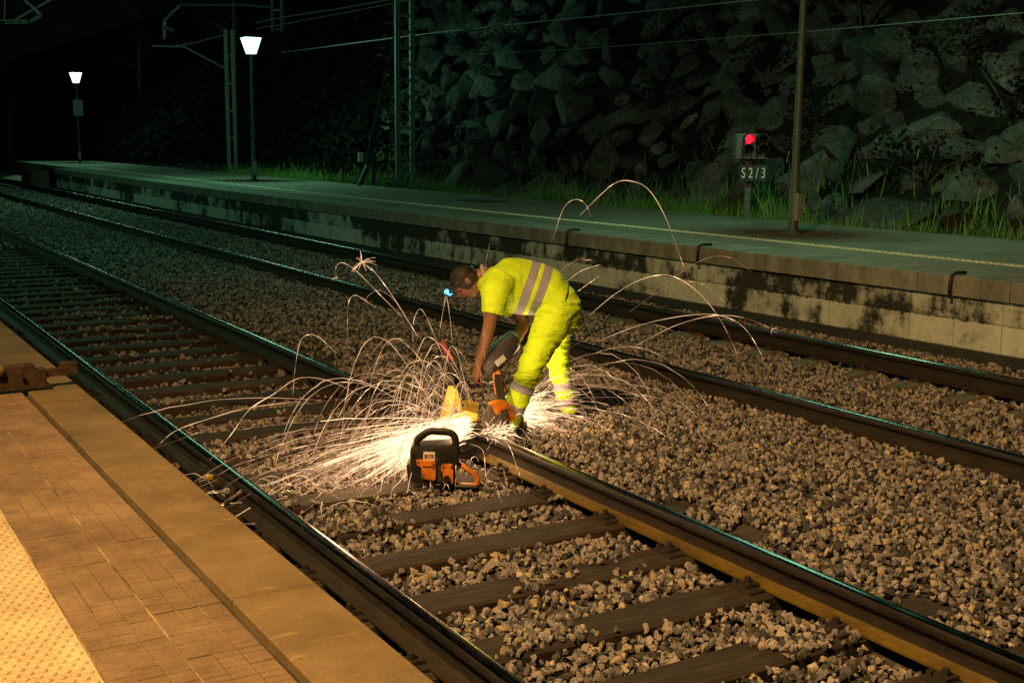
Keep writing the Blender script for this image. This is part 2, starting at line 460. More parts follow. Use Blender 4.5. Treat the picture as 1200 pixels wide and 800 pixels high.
# ------------------------------------------------------------------ rails
prof = [(-.070,-.159),(-.070,-.149),(-.030,-.136),(-.012,-.124),(-.008,-.10),(-.008,-.062),(-.014,-.050),(-.034,-.043),(-.036,-.034),(-.0345,-.014),(-.030,-.006),(-.021,-.0018),(-.010,0)]
prof = prof+[(-x,z) for x,z in prof[::-1]]
NP = len(prof)
def rail_mesh(xf, zf, y0, y1, step, foot=False, side='rust', roll=0.0):
    ys = list(np.arange(y0,y1,step))+[y1]; V=[]; Fs=[]; mi=[]
    cr, sr = math.cos(roll), math.sin(roll)
    for y in ys:
        for (x,z) in prof: V.append((xf(y)+x*cr-z*sr, y, zf(y)+z*cr+x*sr))
    for i in range(len(ys)-1):
        for j in range(NP):
            j2=(j+1)%NP
            Fs.append((i*NP+j,i*NP+j2,(i+1)*NP+j2,(i+1)*NP+j))
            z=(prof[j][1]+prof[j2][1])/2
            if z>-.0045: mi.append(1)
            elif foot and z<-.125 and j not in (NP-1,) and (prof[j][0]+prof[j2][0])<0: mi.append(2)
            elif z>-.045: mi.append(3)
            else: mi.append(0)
    Fs += [tuple(range(NP)), tuple(range((len(ys)-1)*NP,len(ys)*NP))]; mi += [0,0]
    mb = MB(); mb.add(V,Fs); mb.mi = mi
    return mb
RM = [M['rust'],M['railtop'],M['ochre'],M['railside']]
CUT_Y = 6.70
rails = {}
def rail(name, label, *a, **k):
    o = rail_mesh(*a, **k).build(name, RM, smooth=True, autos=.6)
    tag(o, label, 'rail', 'running rails'); return o
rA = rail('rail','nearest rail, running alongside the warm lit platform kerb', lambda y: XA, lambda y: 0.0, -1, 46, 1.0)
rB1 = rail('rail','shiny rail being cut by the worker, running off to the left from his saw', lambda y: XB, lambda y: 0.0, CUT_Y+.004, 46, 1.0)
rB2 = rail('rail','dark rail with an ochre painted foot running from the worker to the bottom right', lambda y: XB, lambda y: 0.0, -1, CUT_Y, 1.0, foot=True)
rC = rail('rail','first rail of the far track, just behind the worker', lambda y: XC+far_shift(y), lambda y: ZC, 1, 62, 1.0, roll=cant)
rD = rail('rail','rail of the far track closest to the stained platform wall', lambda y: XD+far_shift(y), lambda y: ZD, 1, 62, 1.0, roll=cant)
# insulated joint on the nearest rail
fp = MB(); yj = onz(252,560,-.08)[1]
fp.prism([(XA-.034,yj-.33,-.125),(XA-.034,yj+.33,-.125),(XA-.022,yj+.33,-.055),(XA-.022,yj-.33,-.055)],(-.018,0,0))
o = fp.build('fishplate', M['steel_dark'], rA, bevel=.004)
for dy,mt_ in ((-.26,'galv'),(-.1,'steel_dark'),(.06,'yellow'),(.2,'steel_dark')):
    b = MB(); b.tube([(XA-.048,yj+dy,-.09),(XA-.075,yj+dy,-.09)],.02,6); b.tube([(XA-.07,yj+dy,-.09),(XA-.11 if mt_=='galv' else XA-.085,yj+dy,-.09)],.011,8)
    b.build('bolt', M[mt_], o)

# ------------------------------------------------------------------ near platform
mt, nt, bs = new_mat('ribbed_paving')
tc = nt.nodes.new('ShaderNodeTexCoord'); sep = nt.nodes.new('ShaderNodeSeparateXYZ'); nt.links.new(tc.outputs['Object'], sep.inputs[0])
def groove(nt, coord, period, width, off=0.0):
    a = math_node(nt,'ADD',coord,off); a = math_node(nt,'DIVIDE',a,period); a = math_node(nt,'FRACT',a)
    a = math_node(nt,'SUBTRACT',a,.5); a = math_node(nt,'ABSOLUTE',a); a = math_node(nt,'SUBTRACT',.5,a)   # distance to the line, in periods
    a = math_node(nt,'DIVIDE',a,width/period); return math_node(nt,'MINIMUM',a,1.0)
nz = noise_tex(nt, coords(nt), 4.5, 7, .72); nf = noise_tex(nt, coords(nt), 160, 3); ns = noise_tex(nt, coords(nt), 1.6, 4)
c = ramp(nt, [(.28,(.14,.088,.048)),(.5,(.22,.145,.083)),(.72,(.32,.22,.127))], nz)
c = mixc(nt, .6, c, ramp(nt, [(.3,(.55,.55,.55)),(.7,(1.15,1.15,1.15))], nf), 'MULTIPLY')
c = mixc(nt, .7, c, ramp(nt, [(.35,(.6,.58,.55)),(.6,(1.1,1.08,1.05))], ns), 'MULTIPLY')
nt.links.new(c, bs.inputs['Base Color']); bs.inputs['Roughness'].default_value = .62
bump(nt, bs, nf, .4, .002)
M['jointsand'] = mottled('joint_sand', (.09,.062,.035), (.42,.30,.16), 5, .95, 0, .4, .002)
M['paving'] = mt
mt, nt, bs = new_mat('kerb_stone')
v = coords(nt); nz = noise_tex(nt, v, 2.6, 7, .65); nf = noise_tex(nt, v, 110, 4); ns = noise_tex(nt, coords(nt,(1,4,1)), 7, 5)
c = ramp(nt, [(.3,(.10,.068,.028)),(.5,(.165,.115,.05)),(.7,(.235,.165,.082))], nz)
c = mixc(nt, .55, c, ramp(nt, [(.3,(.5,.5,.45)),(.7,(1.15,1.1,1.1))], nf), 'MULTIPLY')
c = mixc(nt, ramp(nt, [(.6,(0,0,0)),(.72,(.6,.6,.6))], ns), c, (.30,.21,.10))
nt.links.new(c, bs.inputs['Base Color']); bs.inputs['Roughness'].default_value = .8
bump(nt, bs, nf, .4, .003); M['kerb'] = mt
M['tactile'] = mottled('tactile_tile', (.50,.39,.23), (.66,.54,.34), 5, .4, 0, .2, .002)

near = empty('platform', (0,4,Z_NEAR), 'near platform with ribbed paving and studded strip under orange lamp light', 'platform')
mb = MB()
mb.box((-6,-8,-.5),(EDGE_NEAR-.02,30,Z_NEAR-.09)); mb.build('platform_base', M['concrete'], near)
# paving blocks between kerb and studded strip: two staggered columns of slightly uneven slabs
mb = MB(); rr = random.Random(5)
XT, XK = .605, 1.025
def slab(mb, x0,x1,y0,y1,zt,th=.06,ch=.004):
    mb.add([(x0,y0,zt-th),(x1,y0,zt-th),(x1,y1,zt-th),(x0,y1,zt-th),(x0,y0,zt-ch),(x1,y0,zt-ch),(x1,y1,zt-ch),(x0,y1,zt-ch),
            (x0+ch,y0+ch,zt),(x1-ch,y0+ch,zt),(x1-ch,y1-ch,zt),(x0+ch,y1-ch,zt)],
           [(0,1,5,4),(1,2,6,5),(2,3,7,6),(3,0,4,7),(4,5,9,8),(5,6,10,9),(6,7,11,10),(7,4,8,11),(8,9,10,11)])
def cells(x0,x1,y0,y1,nx,zt):
    """one ribbed slab: a field of small raised pads"""
    w=(x1-x0)/nx; ny=max(1,round((y1-y0)/.0345)); h=(y1-y0)/ny; ty=rr.uniform(-.004,.004); 
    for a_ in range(nx):
        for b_ in range(ny):
            dz=rr.uniform(-.0007,.0007)+ty*((b_+.5)/ny-.5)*.5
            slab(mb, x0+a_*w+.0012, x0+(a_+1)*w-.0012, y0+b_*h+.0018, y0+(b_+1)*h-.0018, zt+dz, .012, .0022)
slabs_y = []
for c_,(x0,x1) in enumerate(((XT,.813),(.816,XK-.008))):
    y = -2+.17*c_
    while y < 16:
        L = .345
        if y < 11: cells(x0+.001, x1-.001, y+.0015, y+L-.002, 3, Z_NEAR+rr.uniform(-.0009,.0006))
        else: slab(mb, x0+.001, x1-.001, y+.001, y+L-.0015, Z_NEAR-.001)
        y += L
for x0 in (-.2,-.62,-1.04,-1.46):
    y = -2
    while y < 8: slab(mb, x0, x0+.418, y, y+.343, Z_NEAR+rr.uniform(-.002,.001)); y += .345
pv = mb.build('paving', M['paving'], near); pv['label']='ribbed brown paving blocks'
mb = MB(); mb.box((XT,-4,Z_NEAR-.0615),(XK-.009,18,Z_NEAR-.0052)); mb.build('joint_sand', M['jointsand'], near)
mb = MB(); mb.box((-6,-8,Z_NEAR-.09),(-1.46,30,Z_NEAR-.004)); mb.box((-1.46,-8,Z_NEAR-.089),(EDGE_NEAR-.3,30,Z_NEAR-.062)); mb.build('platform_bed', M['concrete'], near)
# kerb slabs
mb = MB(); y = -2.02+.36
ks = []
while y < 18: 
    slab(mb, XK+.020, EDGE_NEAR, y+.004, y+.996, Z_NEAR+.003+rr.uniform(-.002,.002), .16, .006); y += 1.0
mb.build('kerb', M['kerb'], near)
mb = MB(); mb.box((XK-.01,-4,Z_NEAR-.061),(XK+.021,18,Z_NEAR-.03)); mb.build('kerb_joint', M['soil'], near)
mb = MB(); mb.box((1.1,-8,-.5),(EDGE_NEAR-.03,30,Z_NEAR-.158)); mb.build('platform_wall', M['concrete'], near)
# studded strip
mb = MB(); y = -1.9
while y < 6:
    x = .2
    slab(mb, x+.001, XT-.003, y+.001, y+.399, Z_NEAR+.001, .06, .003); y += .4
pitch = .0285
ny = int((5.0-.2)/.0285)
for j in range(int(1.2/.03), int(6/.03)):
    y = j*.033
    for i in range(13):
        x = .2+.018+i*.033+(.0165 if j%2 else 0)
        if x > XT-.016: continue
        z = Z_NEAR+.001; vs=[]; 
        for (r_,h_) in ((.0125,0),(.0105,.0038),(.0065,.006)):
            for q in range(8): vs.append((x+r_*math.cos(q*PI/4), y+r_*math.sin(q*PI/4), z+h_))
        fs=[(a*8+q,a*8+(q+1)%8,(a+1)*8+(q+1)%8,(a+1)*8+q) for a in range(2) for q in range(8)]+[tuple(range(16,24))]
        mb.add(vs,fs)
mb.build('studded_strip', M['tactile'], near, fixn=False)

# rusty bar across the kerb
yb = onz(50,458,Z_NEAR)[1]
bar = empty('steel_bar', (1.0,yb,Z_NEAR), 'rusty steel bar with stepped end lying across the near platform kerb', 'track tool')
M['rustbar'] = mottled('rusty_bar', (.02,.011,.005), (.075,.04,.015), 18, .8, .1, .6, .004)
P = lambda px,py: ony(px,py,yb)
def px_prism(mb, pts, plane, off, mi=0): return mb.prism([plane(*p) for p in pts], off, mi)
b = MB(); px_prism(b, [(-40,435),(4,431),(41,427),(42,433.5),(54,432),(55,445),(56,450),(-40,460)], P, (0,.085,0)); b.build('beam', M['rustbar'], bar, bevel=.003)
b = MB(); px_prism(b, [(-40,459.5),(56,449.5),(61,451.5),(61,453.5),(-40,464)], P, (0,.12,0)); b.build('flange', M['rustbar'], bar, bevel=.002)
P2 = lambda px,py: ony(px,py,yb+.05)
b = MB(); px_prism(b, [(53,433),(70,431.5),(72,425),(90,424),(91,437),(82,439),(54,442)], P2, (0,.04,0)); b.build('rail_claw', M['rustbar'], bar, bevel=.002)
P3 = lambda px,py: ony(px,py,yb-.02)
b = MB(); b.tube([P3(26,440),P3(26,440)+np.array([0,-.012,0])],.012,8); b.build('bolt', M['steel_dark'], bar)
kn = MB(); kn.ball(P3(-2,434), (.03,.03,.03)); kn.build('handle_knob', M['kerb'], bar, smooth=True)

# ------------------------------------------------------------------ far platform
mt, nt, bs = new_mat('stained_wall')
v = coords(nt,(1,1,1)); tc = nt.nodes.new('ShaderNodeTexCoord'); sep = nt.nodes.new('ShaderNodeSeparateXYZ'); nt.links.new(tc.outputs['Object'], sep.inputs[0])
n1 = noise_tex(nt, coords(nt,(1,1.1,1.4)), 1.7, 7, .68); n2 = noise_tex(nt, coords(nt,(1,4,1.0)), 1.2, 6, .65); n3 = noise_tex(nt, v, 14, 5, .7)
nbig = noise_tex(nt, coords(nt,(.8,.55,.6)), .9, 3, .5)
zt = math_node(nt,'ADD', math_node(nt,'MULTIPLY', math_node(nt,'GREATER_THAN',math_node(nt,'ADD',sep.outputs[2],math_node(nt,'MULTIPLY',n3,.08)),.27), .17), math_node(nt,'MULTIPLY',math_node(nt,'SUBTRACT',nbig,.5),1.1))          # more grime along the top of the wall
gr = math_node(nt,'ADD', math_node(nt,'ADD', n1, math_node(nt,'MULTIPLY',n2,.55)), zt)
gr = math_node(nt,'ADD', gr, math_node(nt,'MULTIPLY',n3,.28))
mask = ramp(nt, [(.80,(0,0,0)),(.90,(.45,.45,.45)),(.97,(.85,.85,.85)),(1.0,(1,1,1))], math_node(nt,'SUBTRACT',gr,.085))
base = ramp(nt, [(.28,(.26,.29,.26)),(.5,(.46,.50,.45)),(.72,(.64,.68,.62))], math_node(nt,'ADD',math_node(nt,'MULTIPLY',n3,.5),math_node(nt,'MULTIPLY',n1,.5)))
c = mixc(nt, mask, base, (.018,.02,.016))
jz = groove(nt, sep.outputs[2], .27, .007, .03); jy = groove(nt, sep.outputs[1], .52, .006)
j = math_node(nt,'MINIMUM',jz,jy)
c = mixc(nt, math_node(nt,'MULTIPLY',math_node(nt,'SUBTRACT',1,j),.75), c, (.03,.032,.025))
nt.links.new(c, bs.inputs['Base Color']); bs.inputs['Roughness'].default_value = .9
nn = bump(nt, bs, j, .5, .006); bump(nt, bs, n3, .4, .006, nn); M['stained'] = mt
mt, nt, bs = new_mat('coping_concrete')
n1 = noise_tex(nt, coords(nt,(1,3.5,1.1)), 1.4, 6, .65); n3 = noise_tex(nt, coords(nt), 20, 5, .7)
c = ramp(nt, [(.30,(.10,.105,.09)),(.5,(.17,.175,.15)),(.75,(.29,.30,.255))], n1)
c = mixc(nt, .5, c, ramp(nt, [(.3,(.6,.6,.6)),(.7,(1.1,1.1,1.1))], n3), 'MULTIPLY')
nt.links.new(c, bs.inputs['Base Color']); bs.inputs['Roughness'].default_value = .9
bump(nt, bs, n3, .4, .006); M['coping'] = mt
M['asphalt'] = mottled('platform_asphalt', (.07,.068,.055), (.19,.18,.14), .9, .85, 0, .5, .004, fine=40, c3=(.13,.125,.10), lo=.25, hi=.75)
M['edge_line'] = mottled('pale_edge_strip', (.62,.60,.42), (.78,.76,.58), 6, .6, 0, .1, .002)

far = empty('platform', (11,20,Z_FAR), 'far platform with stained whitewashed wall and pale edge line', 'platform')
def strip(mb, prof, y0, y1, step=1.0, shift=plat_shift, gap=0.0):
    ys = list(np.arange(y0,y1,step))+[y1]
    if gap == 0:
        V=[(x+shift(y),y,z) for y in ys for x,z in prof]; p=len(prof)
        Fs=[(i*p+a,i*p+(a+1)%p,(i+1)*p+(a+1)%p,(i+1)*p+a) for i in range(len(ys)-1) for a in range(p)]
        Fs += [tuple(range(p)), tuple(range((len(ys)-1)*p,len(ys)*p))]
        mb.add(V,Fs)
    else:
        for ya,yb_ in zip(ys[:-1],ys[1:]):
            if yb_-ya < .1: continue
            V=[(x+shift(y),y,z) for y in (ya+gap/2,yb_-gap/2) for x,z in prof]; p=len(prof)
            mb.add(V,[(a,(a+1)%p,p+(a+1)%p,p+a) for a in range(p)]+[tuple(range(p)),tuple(range(p,2*p))])
YE = 48
mb = MB(); strip(mb, [(EDGE_FAR+.06,-.3),(EDGE_FAR+.06,.462),(EDGE_FAR+.3,.462),(EDGE_FAR+.3,-.3)], -2, YE); mb.build('platform_wall', M['stained'], far)
mb = MB(); strip(mb, [(EDGE_FAR+.02,-.14),(EDGE_FAR+.02,-.035),(EDGE_FAR+.055,-.03),(EDGE_FAR+.055,-.14)], -2, YE); mb.build('wall_footing', M['board'], far)
mb = MB(); strip(mb, [(EDGE_FAR,.465),(EDGE_FAR,Z_FAR-.012),(EDGE_FAR+.012,Z_FAR),(EDGE_FAR+.75,Z_FAR),(EDGE_FAR+.75,.465)], -2, YE, 1.02, gap=.012); mb.build('coping', M['coping'], far)
mb = MB(); strip(mb, [(EDGE_FAR+.752,.2),(EDGE_FAR+.752,Z_FAR+.002),(13.45-EDGE_FAR+EDGE_FAR+.5,Z_FAR+.002),(13.95,.2)], -2, YE+14, shift=lambda y: plat_shift(y)*.9); mb.build('platform_surface', M['asphalt'], far)
mb = MB()
y = 2.0
xl = 10.88
while y < YE-2:                                                # raised ribbed strip: small bars side by side
    L = .085; s0 = plat_shift(y)
    if y < 24:
        mb.add([(xl-.06+s0,y,Z_FAR+.002),(xl+.06+s0,y,Z_FAR+.002),(xl+.06+s0,y+L*.62,Z_FAR+.002),(xl-.06+s0,y+L*.62,Z_FAR+.002),
                (xl-.05+s0,y+.012,Z_FAR+.014),(xl+.05+s0,y+.012,Z_FAR+.014),(xl+.05+s0,y+L*.62-.012,Z_FAR+.014),(xl-.05+s0,y+L*.62-.012,Z_FAR+.014)],
               [(4,5,6,7),(0,1,5,4),(1,2,6,5),(2,3,7,6),(3,0,4,7)]); y += L
    else: y += L; break
strip(mb, [(xl-.06,Z_FAR+.001),(xl-.06,Z_FAR+.007),(xl+.06,Z_FAR+.007),(xl+.06,Z_FAR+.001)], 2, 24)
strip(mb, [(xl-.06,Z_FAR+.001),(xl-.06,Z_FAR+.012),(xl+.06,Z_FAR+.012),(xl+.06,Z_FAR+.001)], 24, YE)
mb.build('edge_line', M['edge_line'], far)
pt = onz(565,236,Z_FAR)
mb = MB(); mb.box((pt[0]-.35,pt[1]-.5,Z_FAR+.003),(pt[0]+.35,pt[1]+.5,Z_FAR+.012)); mb.build('drain_cover', M['board'], far, bevel=.003)
# ramp beyond the platform end
mb = MB()
mb.add([(8.7,YE,.0),(10.6,YE,.60),(10.6,YE+12,.32),(8.7,YE+12,-.06)],[(0,1,2,3)]); mb.add([(8.6,YE,.64),(10.7,YE,.64),(10.7,YE+6,.40),(8.6,YE+6,.20)],[(0,1,2,3)])
mb.add([(8.6,YE,.64),(8.6,YE+6,.2),(8.6,YE+6,-.2),(8.6,YE,-.2)],[(0,1,2,3)])
mb.build('ramp', M['concrete']); tag(bpy.data.objects['ramp'], kind='structure')

# drain pipes curling over the coping
for i,(px,py,lab) in enumerate(((1122,323,'dark drain pipe bent over the far coping below the right of the lamp post'),
                             (805,290,'dark drain pipe bent over the far coping under the large spark arc'),
                             (655,272,'dark drain pipe on the far coping nearest the worker'))):
    p0 = onz(px,py,Z_FAR); y = p0[1]; x = EDGE_FAR+plat_shift(y)
    b = MB(); b.tube([(x+.16,y,Z_FAR+.025),(x+.03,y,Z_FAR+.03),(x-.03,y,Z_FAR+.01),(x-.045,y,Z_FAR-.05),(x-.045,y,.44)],.017,10)
    o = b.build('drain_pipe', M['steel_dark'], smooth=True); tag(o, lab, 'pipe', 'drain pipes on the far coping')

# ------------------------------------------------------------------ platform lamps (green-white mercury lamps)
M['pole'] = mottled('lamp_pole_grey', (.065,.12,.10), (.10,.165,.14), 6, .55, .2, .1, .002)
LAMPC = (.36,1.0,.56)
def frosted(name):
    mt = bpy.data.materials.new(name); mt.use_nodes = True; nt = mt.node_tree; nt.nodes.remove(nt.nodes['Principled BSDF'])
    e = nt.nodes.new('ShaderNodeEmission'); e.inputs[0].default_value = (.50,1,.76,1); e.inputs[1].default_value = 4.2
    tr_ = nt.nodes.new('ShaderNodeBsdfTransparent'); mx = nt.nodes.new('ShaderNodeMixShader'); mx.inputs[0].default_value = .5
    nt.links.new(e.outputs[0], mx.inputs[1]); nt.links.new(tr_.outputs[0], mx.inputs[2]); nt.links.new(mx.outputs[0], nt.nodes['Material Output'].inputs[0])
    return mt
M['lamp_glow'] = frosted('lamp_glow')
def point(name, loc, power, col, rad):
    l = bpy.data.lights.new(name,'POINT'); l.energy = power; l.color = col; l.shadow_soft_size = rad
    o = bpy.data.objects.new(name,l); o.location = loc; COL.objects.link(o); return o
def street_lamp(loc, h, label, power, group='platform lamps', arm=False):
    x,y,z = loc; glow = M['lamp_glow']
    point('mercury_lamp', (x,y,z+h-.25), power, LAMPC, .07)
    t = empty('street_lamp', loc, label, 'street lamp', group)
    b = MB(); b.tube([(x,y,z),(x,y,z+.04)],.14,14); b.tube([(x,y,z+.03),(x,y,z+.6),(x,y,z+.62),(x,y,z+h-.62)],[.07,.07,.058,.042],12); b.build('pole', M['pole'], t, smooth=True, autos=.7)
    b = MB(); b.box((x-.05,y-.12,z+.18),(x+.05,y-.06,z+.55)); b.build('access_box', M['galv'], t, bevel=.008)
    zt = z+h
    b = MB(); b.tube([(x,y,zt-.63),(x,y,zt-.50)],[.045,.10],12); b.build('lamp_holder', M['pole'], t, smooth=True, autos=.6)
    a0, a1 = .11, .225
    ring = lambda a,zz: [(x-a,y-a,zz),(x+a,y-a,zz),(x+a,y+a,zz),(x-a,y+a,zz)]
    b = MB(); b.add(ring(a0,zt-.49)+ring(a1,zt-.06), [(3,2,1,0),(4,5,6,7),(0,1,5,4),(1,2,6,5),(2,3,7,6),(3,0,4,7)]); b.build('lantern_glass', glow, t)
    b = MB(); b.add(ring(a1+.012,zt-.058)+ring(.07,zt+.03), [(3,2,1,0),(4,5,6,7),(0,1,5,4),(1,2,6,5),(2,3,7,6),(3,0,4,7)]); b.build('lantern_lid', M['steel_dark'], t)
    return t
for px,py,ptop,lab,gl in ((929,274,None,'grey lamp post on the far platform right of the red signal, lantern above the frame',800),
                   (298,212,42,'glowing green white street lamp in the centre left on the far platform',1000)):
    p = onz(px,py,Z_FAR); h = 4.25 if ptop is None else ony(291,ptop,p[1])[2]-Z_FAR
    street_lamp(tuple(p), h, lab, gl)
    print('lamp', p, h)
p = onz(93.5,192,.62); hh = ony(90,84,p[1])[2]-.62
l2 = street_lamp(tuple(p), hh, 'farthest glowing street lamp, at the far left beyond the platform end', 900)
for yy_ in (19.0, 38.0):
    street_lamp((-2.6,yy_,Z_NEAR), 4.5, 'street lamp on the near platform, outside the photo to the left', 950, 'near platform lamps')
print('lamp2', p, hh)
# small board hanging on the farthest post
a = ony(85,117,p[1]-.1); b_ = ony(97.5,136,p[1]-.1)
b = MB(); b.box((a[0],p[1]-.14,b_[2]),(b_[0],p[1]-.09,a[2])); o = b.build('notice_board', M['galv'], bevel=.005); tag(o,'small grey notice board hung on the farthest lamp post','sign')
# sodium lamp on the near platform, above and behind the camera
SOD = (-2.2, 2.0, 7.2)
t = empty('street_lamp', (SOD[0]-.9,SOD[1],Z_NEAR), 'tall sodium street lamp of the near platform, outside the photo', 'street lamp', 'sodium lamps')
b = MB(); x0 = SOD[0]-.9; b.tube([(x0,SOD[1],Z_NEAR),(x0,SOD[1],6.8),(x0+.15,SOD[1],7.35),(x0+.6,SOD[1],7.5)],[.07,.055,.045,.04],12); b.build('pole', M['pole'], t, smooth=True)
b = MB(); b.add([(SOD[0]-.4,SOD[1]-.14,SOD[2]+.2),(SOD[0]+.35,SOD[1]-.14,SOD[2]+.2),(SOD[0]+.35,SOD[1]+.14,SOD[2]+.2),(SOD[0]-.4,SOD[1]+.14,SOD[2]+.2),(SOD[0]-.4,SOD[1]-.08,SOD[2]+.36),(SOD[0]+.3,SOD[1]-.08,SOD[2]+.36),(SOD[0]+.3,SOD[1]+.08,SOD[2]+.36),(SOD[0]-.4,SOD[1]+.08,SOD[2]+.36)],[(3,2,1,0),(4,5,6,7),(0,1,5,4),(1,2,6,5),(2,3,7,6),(3,0,4,7)]); b.build('lamp_head', M['steel_dark'], t)
sl_ = bpy.data.lights.new('sodium_lamp','SPOT'); sl_.energy = 6200; sl_.color = (1.0,.575,.205); sl_.shadow_soft_size = .12; sl_.spot_size = math.radians(118); sl_.spot_blend = 1.0
so_ = bpy.data.objects.new('sodium_lamp', sl_); COL.objects.link(so_); so_.location = SOD
so_.rotation_euler = (Vector((5.9,2.9,0))-Vector(SOD)).to_track_quat('-Z','Y').to_euler()

# ------------------------------------------------------------------ shunting signal
ps = onx(876,252,13.75); ys_ = ps[1]
dsg = depth_of(ps)
def S(px,py):
    q = atd(px,py,dsg); return np.array([ps[0]+np.dot(q-ps,RV), ys_, q[2]])
sg = empty('signal', tuple(ps), 'low shunting signal with one red light lit above an S2/3 plate', 'signal')
b = MB(); c0 = S(873,212); c1 = S(880,212); w = c1[0]-c0[0]
xc = (c0[0]+c1[0])/2
b.box((xc-w/2,ys_-w/2,ps[2]-.7),(xc+w/2,ys_+w/2,S(876,184)[2])); b.build('post', M['signal_grey'], sg, bevel=.01)
q0 = S(862,156.5); q1 = S(896,184)
b = MB(); b.box((q0[0],ys_-.12,q1[2]),(q1[0],ys_+.22,q0[2])); b.build('housing', M['signal_grey'], sg, bevel=.015)
b = MB(); b.box((q0[0]-.02,ys_-.2,S(0,0)[2]*0+q1[2]-.03),(q1[0]+.02,ys_+.22,q1[2]-.002)); b.build('ledge', M['signal_grey'], sg, bevel=.006)
M['red_lens'] = emit('red_signal_light', (1.0,.004,.012), 7)
M['lens_dark'] = mottled('dark_lens', (.01,.01,.012), (.02,.02,.02), 5, .1)
for (px,py,lit) in ((875,163,1),(873.5,174.5,0),(890,163,0),(890,174.5,0)):
    c = S(px,py); r = .075
    b = MB(); nseg = 18                                         # hooded visor tube, open below
    vs=[];fs=[]
    for i in range(nseg+1):
        q = -.25*PI+1.5*PI*i/nseg
        for (rr_,yy_) in ((r,-.12),(r,-.34),(r+.012,-.34),(r+.012,-.12)):
            vs.append((c[0]+rr_*math.cos(q), ys_+yy_, c[2]+rr_*math.sin(q)))
    for i in range(nseg):
        for a_ in range(4): fs.append((i*4+a_,i*4+(a_+1)%4,(i+1)*4+(a_+1)%4,(i+1)*4+a_))
    b.add(vs,fs); b.build('visor', M['black'], sg)
    b = MB(); vs=[(c[0],ys_-.15,c[2])]+[(c[0]+r*math.cos(q*PI/9),ys_-.125,c[2]+r*math.sin(q*PI/9)) for q in range(18)]
    b.add(vs,[(0,1+q,1+(q+1)%18) for q in range(18)]); o = b.build('lens', M['red_lens'] if lit else M['lens_dark'], sg, smooth=True)
    if lit: o['label'] = 'lit red lens'
q0 = S(865,193); q1 = S(896.5,212.5)
b = MB(); b.box((q0[0],ys_-.16,q1[2]),(q1[0],ys_-.135,q0[2])); pl = b.build('number_plate', M['board'], sg)
def text_mesh(txt, size, name, mat, parent, loc, rot, extrude=.004, width=None, shear=0):
    cu = bpy.data.curves.new(name,'FONT'); cu.body = txt; cu.size = size; cu.extrude = extrude; cu.align_x='CENTER'; cu.align_y='CENTER'; cu.shear = shear
    to = bpy.data.objects.new(name,cu); COL.objects.link(to); bpy.context.view_layer.update()
    me = bpy.data.meshes.new_from_object(to.evaluated_get(bpy.context.evaluated_depsgraph_get()))
    bpy.data.objects.remove(to)
    if width:
        xsv=[v.co.x for v in me.vertices]; s=width/(max(xsv)-min(xsv))
        for v in me.vertices: v.co.x *= s
    me.materials.clear(); me.materials.append(mat)
    o = bpy.data.objects.new(name,me); COL.objects.link(o); mw = Matrix.Translation(Vector(loc)) @ rot
    o.parent = parent
    o.matrix_parent_inverse = Matrix.Identity(4); o.matrix_basis = mw
    return o
RXZ = Matrix.Rotation(PI/2,4,'X')
cpl = (q0+q1)/2
text_mesh('S 2 / 3', .24, 'lettering', M['white'], pl, (cpl[0],ys_-.166,cpl[2]-.005), RXZ, width=(q1[0]-q0[0])*.84)

sg.rotation_euler = (0,0,-math.radians(31))

# ------------------------------------------------------------------ catenary masts, arms and wires
mbase = onx(473,205,13.8); ym = mbase[1]
MM = lambda px,py: ony(px,py,ym)
def lattice(name, xl, xr, y, z0, z1, label, pitch, w=.055, taper=.0, group='catenary masts'):
    t = empty(name, ((xl+xr)/2,y,z0), label, 'mast', group)
    for x,s in ((xl,1),(xr,-1)):
        b = MB(); b.bar((x,y,z0),(x+s*taper,y,z1),w,.12); b.build('upright', M['mast'], t)
    z = z0+.3
    while z < z1-.2:
        f=(z-z0)/(z1-z0); b = MB(); b.box((xl+taper*f+w/2,y-.05,z-.03),(xr-taper*f-w/2,y+.05,z+.03)); b.build('rung', M['mast'], t); z += pitch
    return t
xl, xr = MM(466,150)[0], MM(483,150)[0]
mast = lattice('catenary_mast', xl, xr, ym, mbase[2]-.3, 8.4, 'steel ladder lattice mast beside the grass, in front of the rock slope', MM(0,100)[2]-MM(0,122)[2], w=.08)
g0 = MM(462,40); g1 = atd(430,182,depth_of(MM(430,182)))
b = MB(); b.tube([g0,MM(428,190)],.012,6); o = b.build('guy_wire', M['mast']); tag(o,'thin sloping stay wire left of the ladder mast','wire')
# portal beam over the tracks with a drop post
xdp = MM(324,20)[0]
pb = MB()
for zz in (7.9,8.35): pb.bar((xr,ym,zz),(-3.5,ym,zz),.06,.06)
for i in range(18):
    xa = xr-i*(xr+3.5)/18; xb = xr-(i+1)*(xr+3.5)/18; pb.bar((xa,ym,7.9 if i%2 else 8.35),(xb,ym,8.35 if i%2 else 7.9),.04,.04)
pb.build('portal_beam', M['mast'], mast)
zdb = MM(324,37)[2]
b = MB()
xa, xb = MM(319,20)[0], MM(330,20)[0]
for x in (xa,xb): b.bar((x,ym,zdb),(x,ym,7.88),.05,.05)
z = zdb+.05
while z < 7.8: b.box((xa,ym-.025,z-.02),(xb,ym+.025,z+.02)); z += .45
b.build('drop_post', M['mast'], mast)
b = MB(); b.tube([MM(318,9),MM(285,6),MM(210,6),MM(192,24),MM(191.5,46)],.03,8); b.build('cantilever_arm', M['mast'], mast)
b = MB()
for i in range(6): c = MM(195+i*1.6,33.5+i*.4); b.tube([c-np.array([.012,0,0]),c+np.array([.012,0,0])],.055,10)
b.build('insulator', M['mast'], mast)
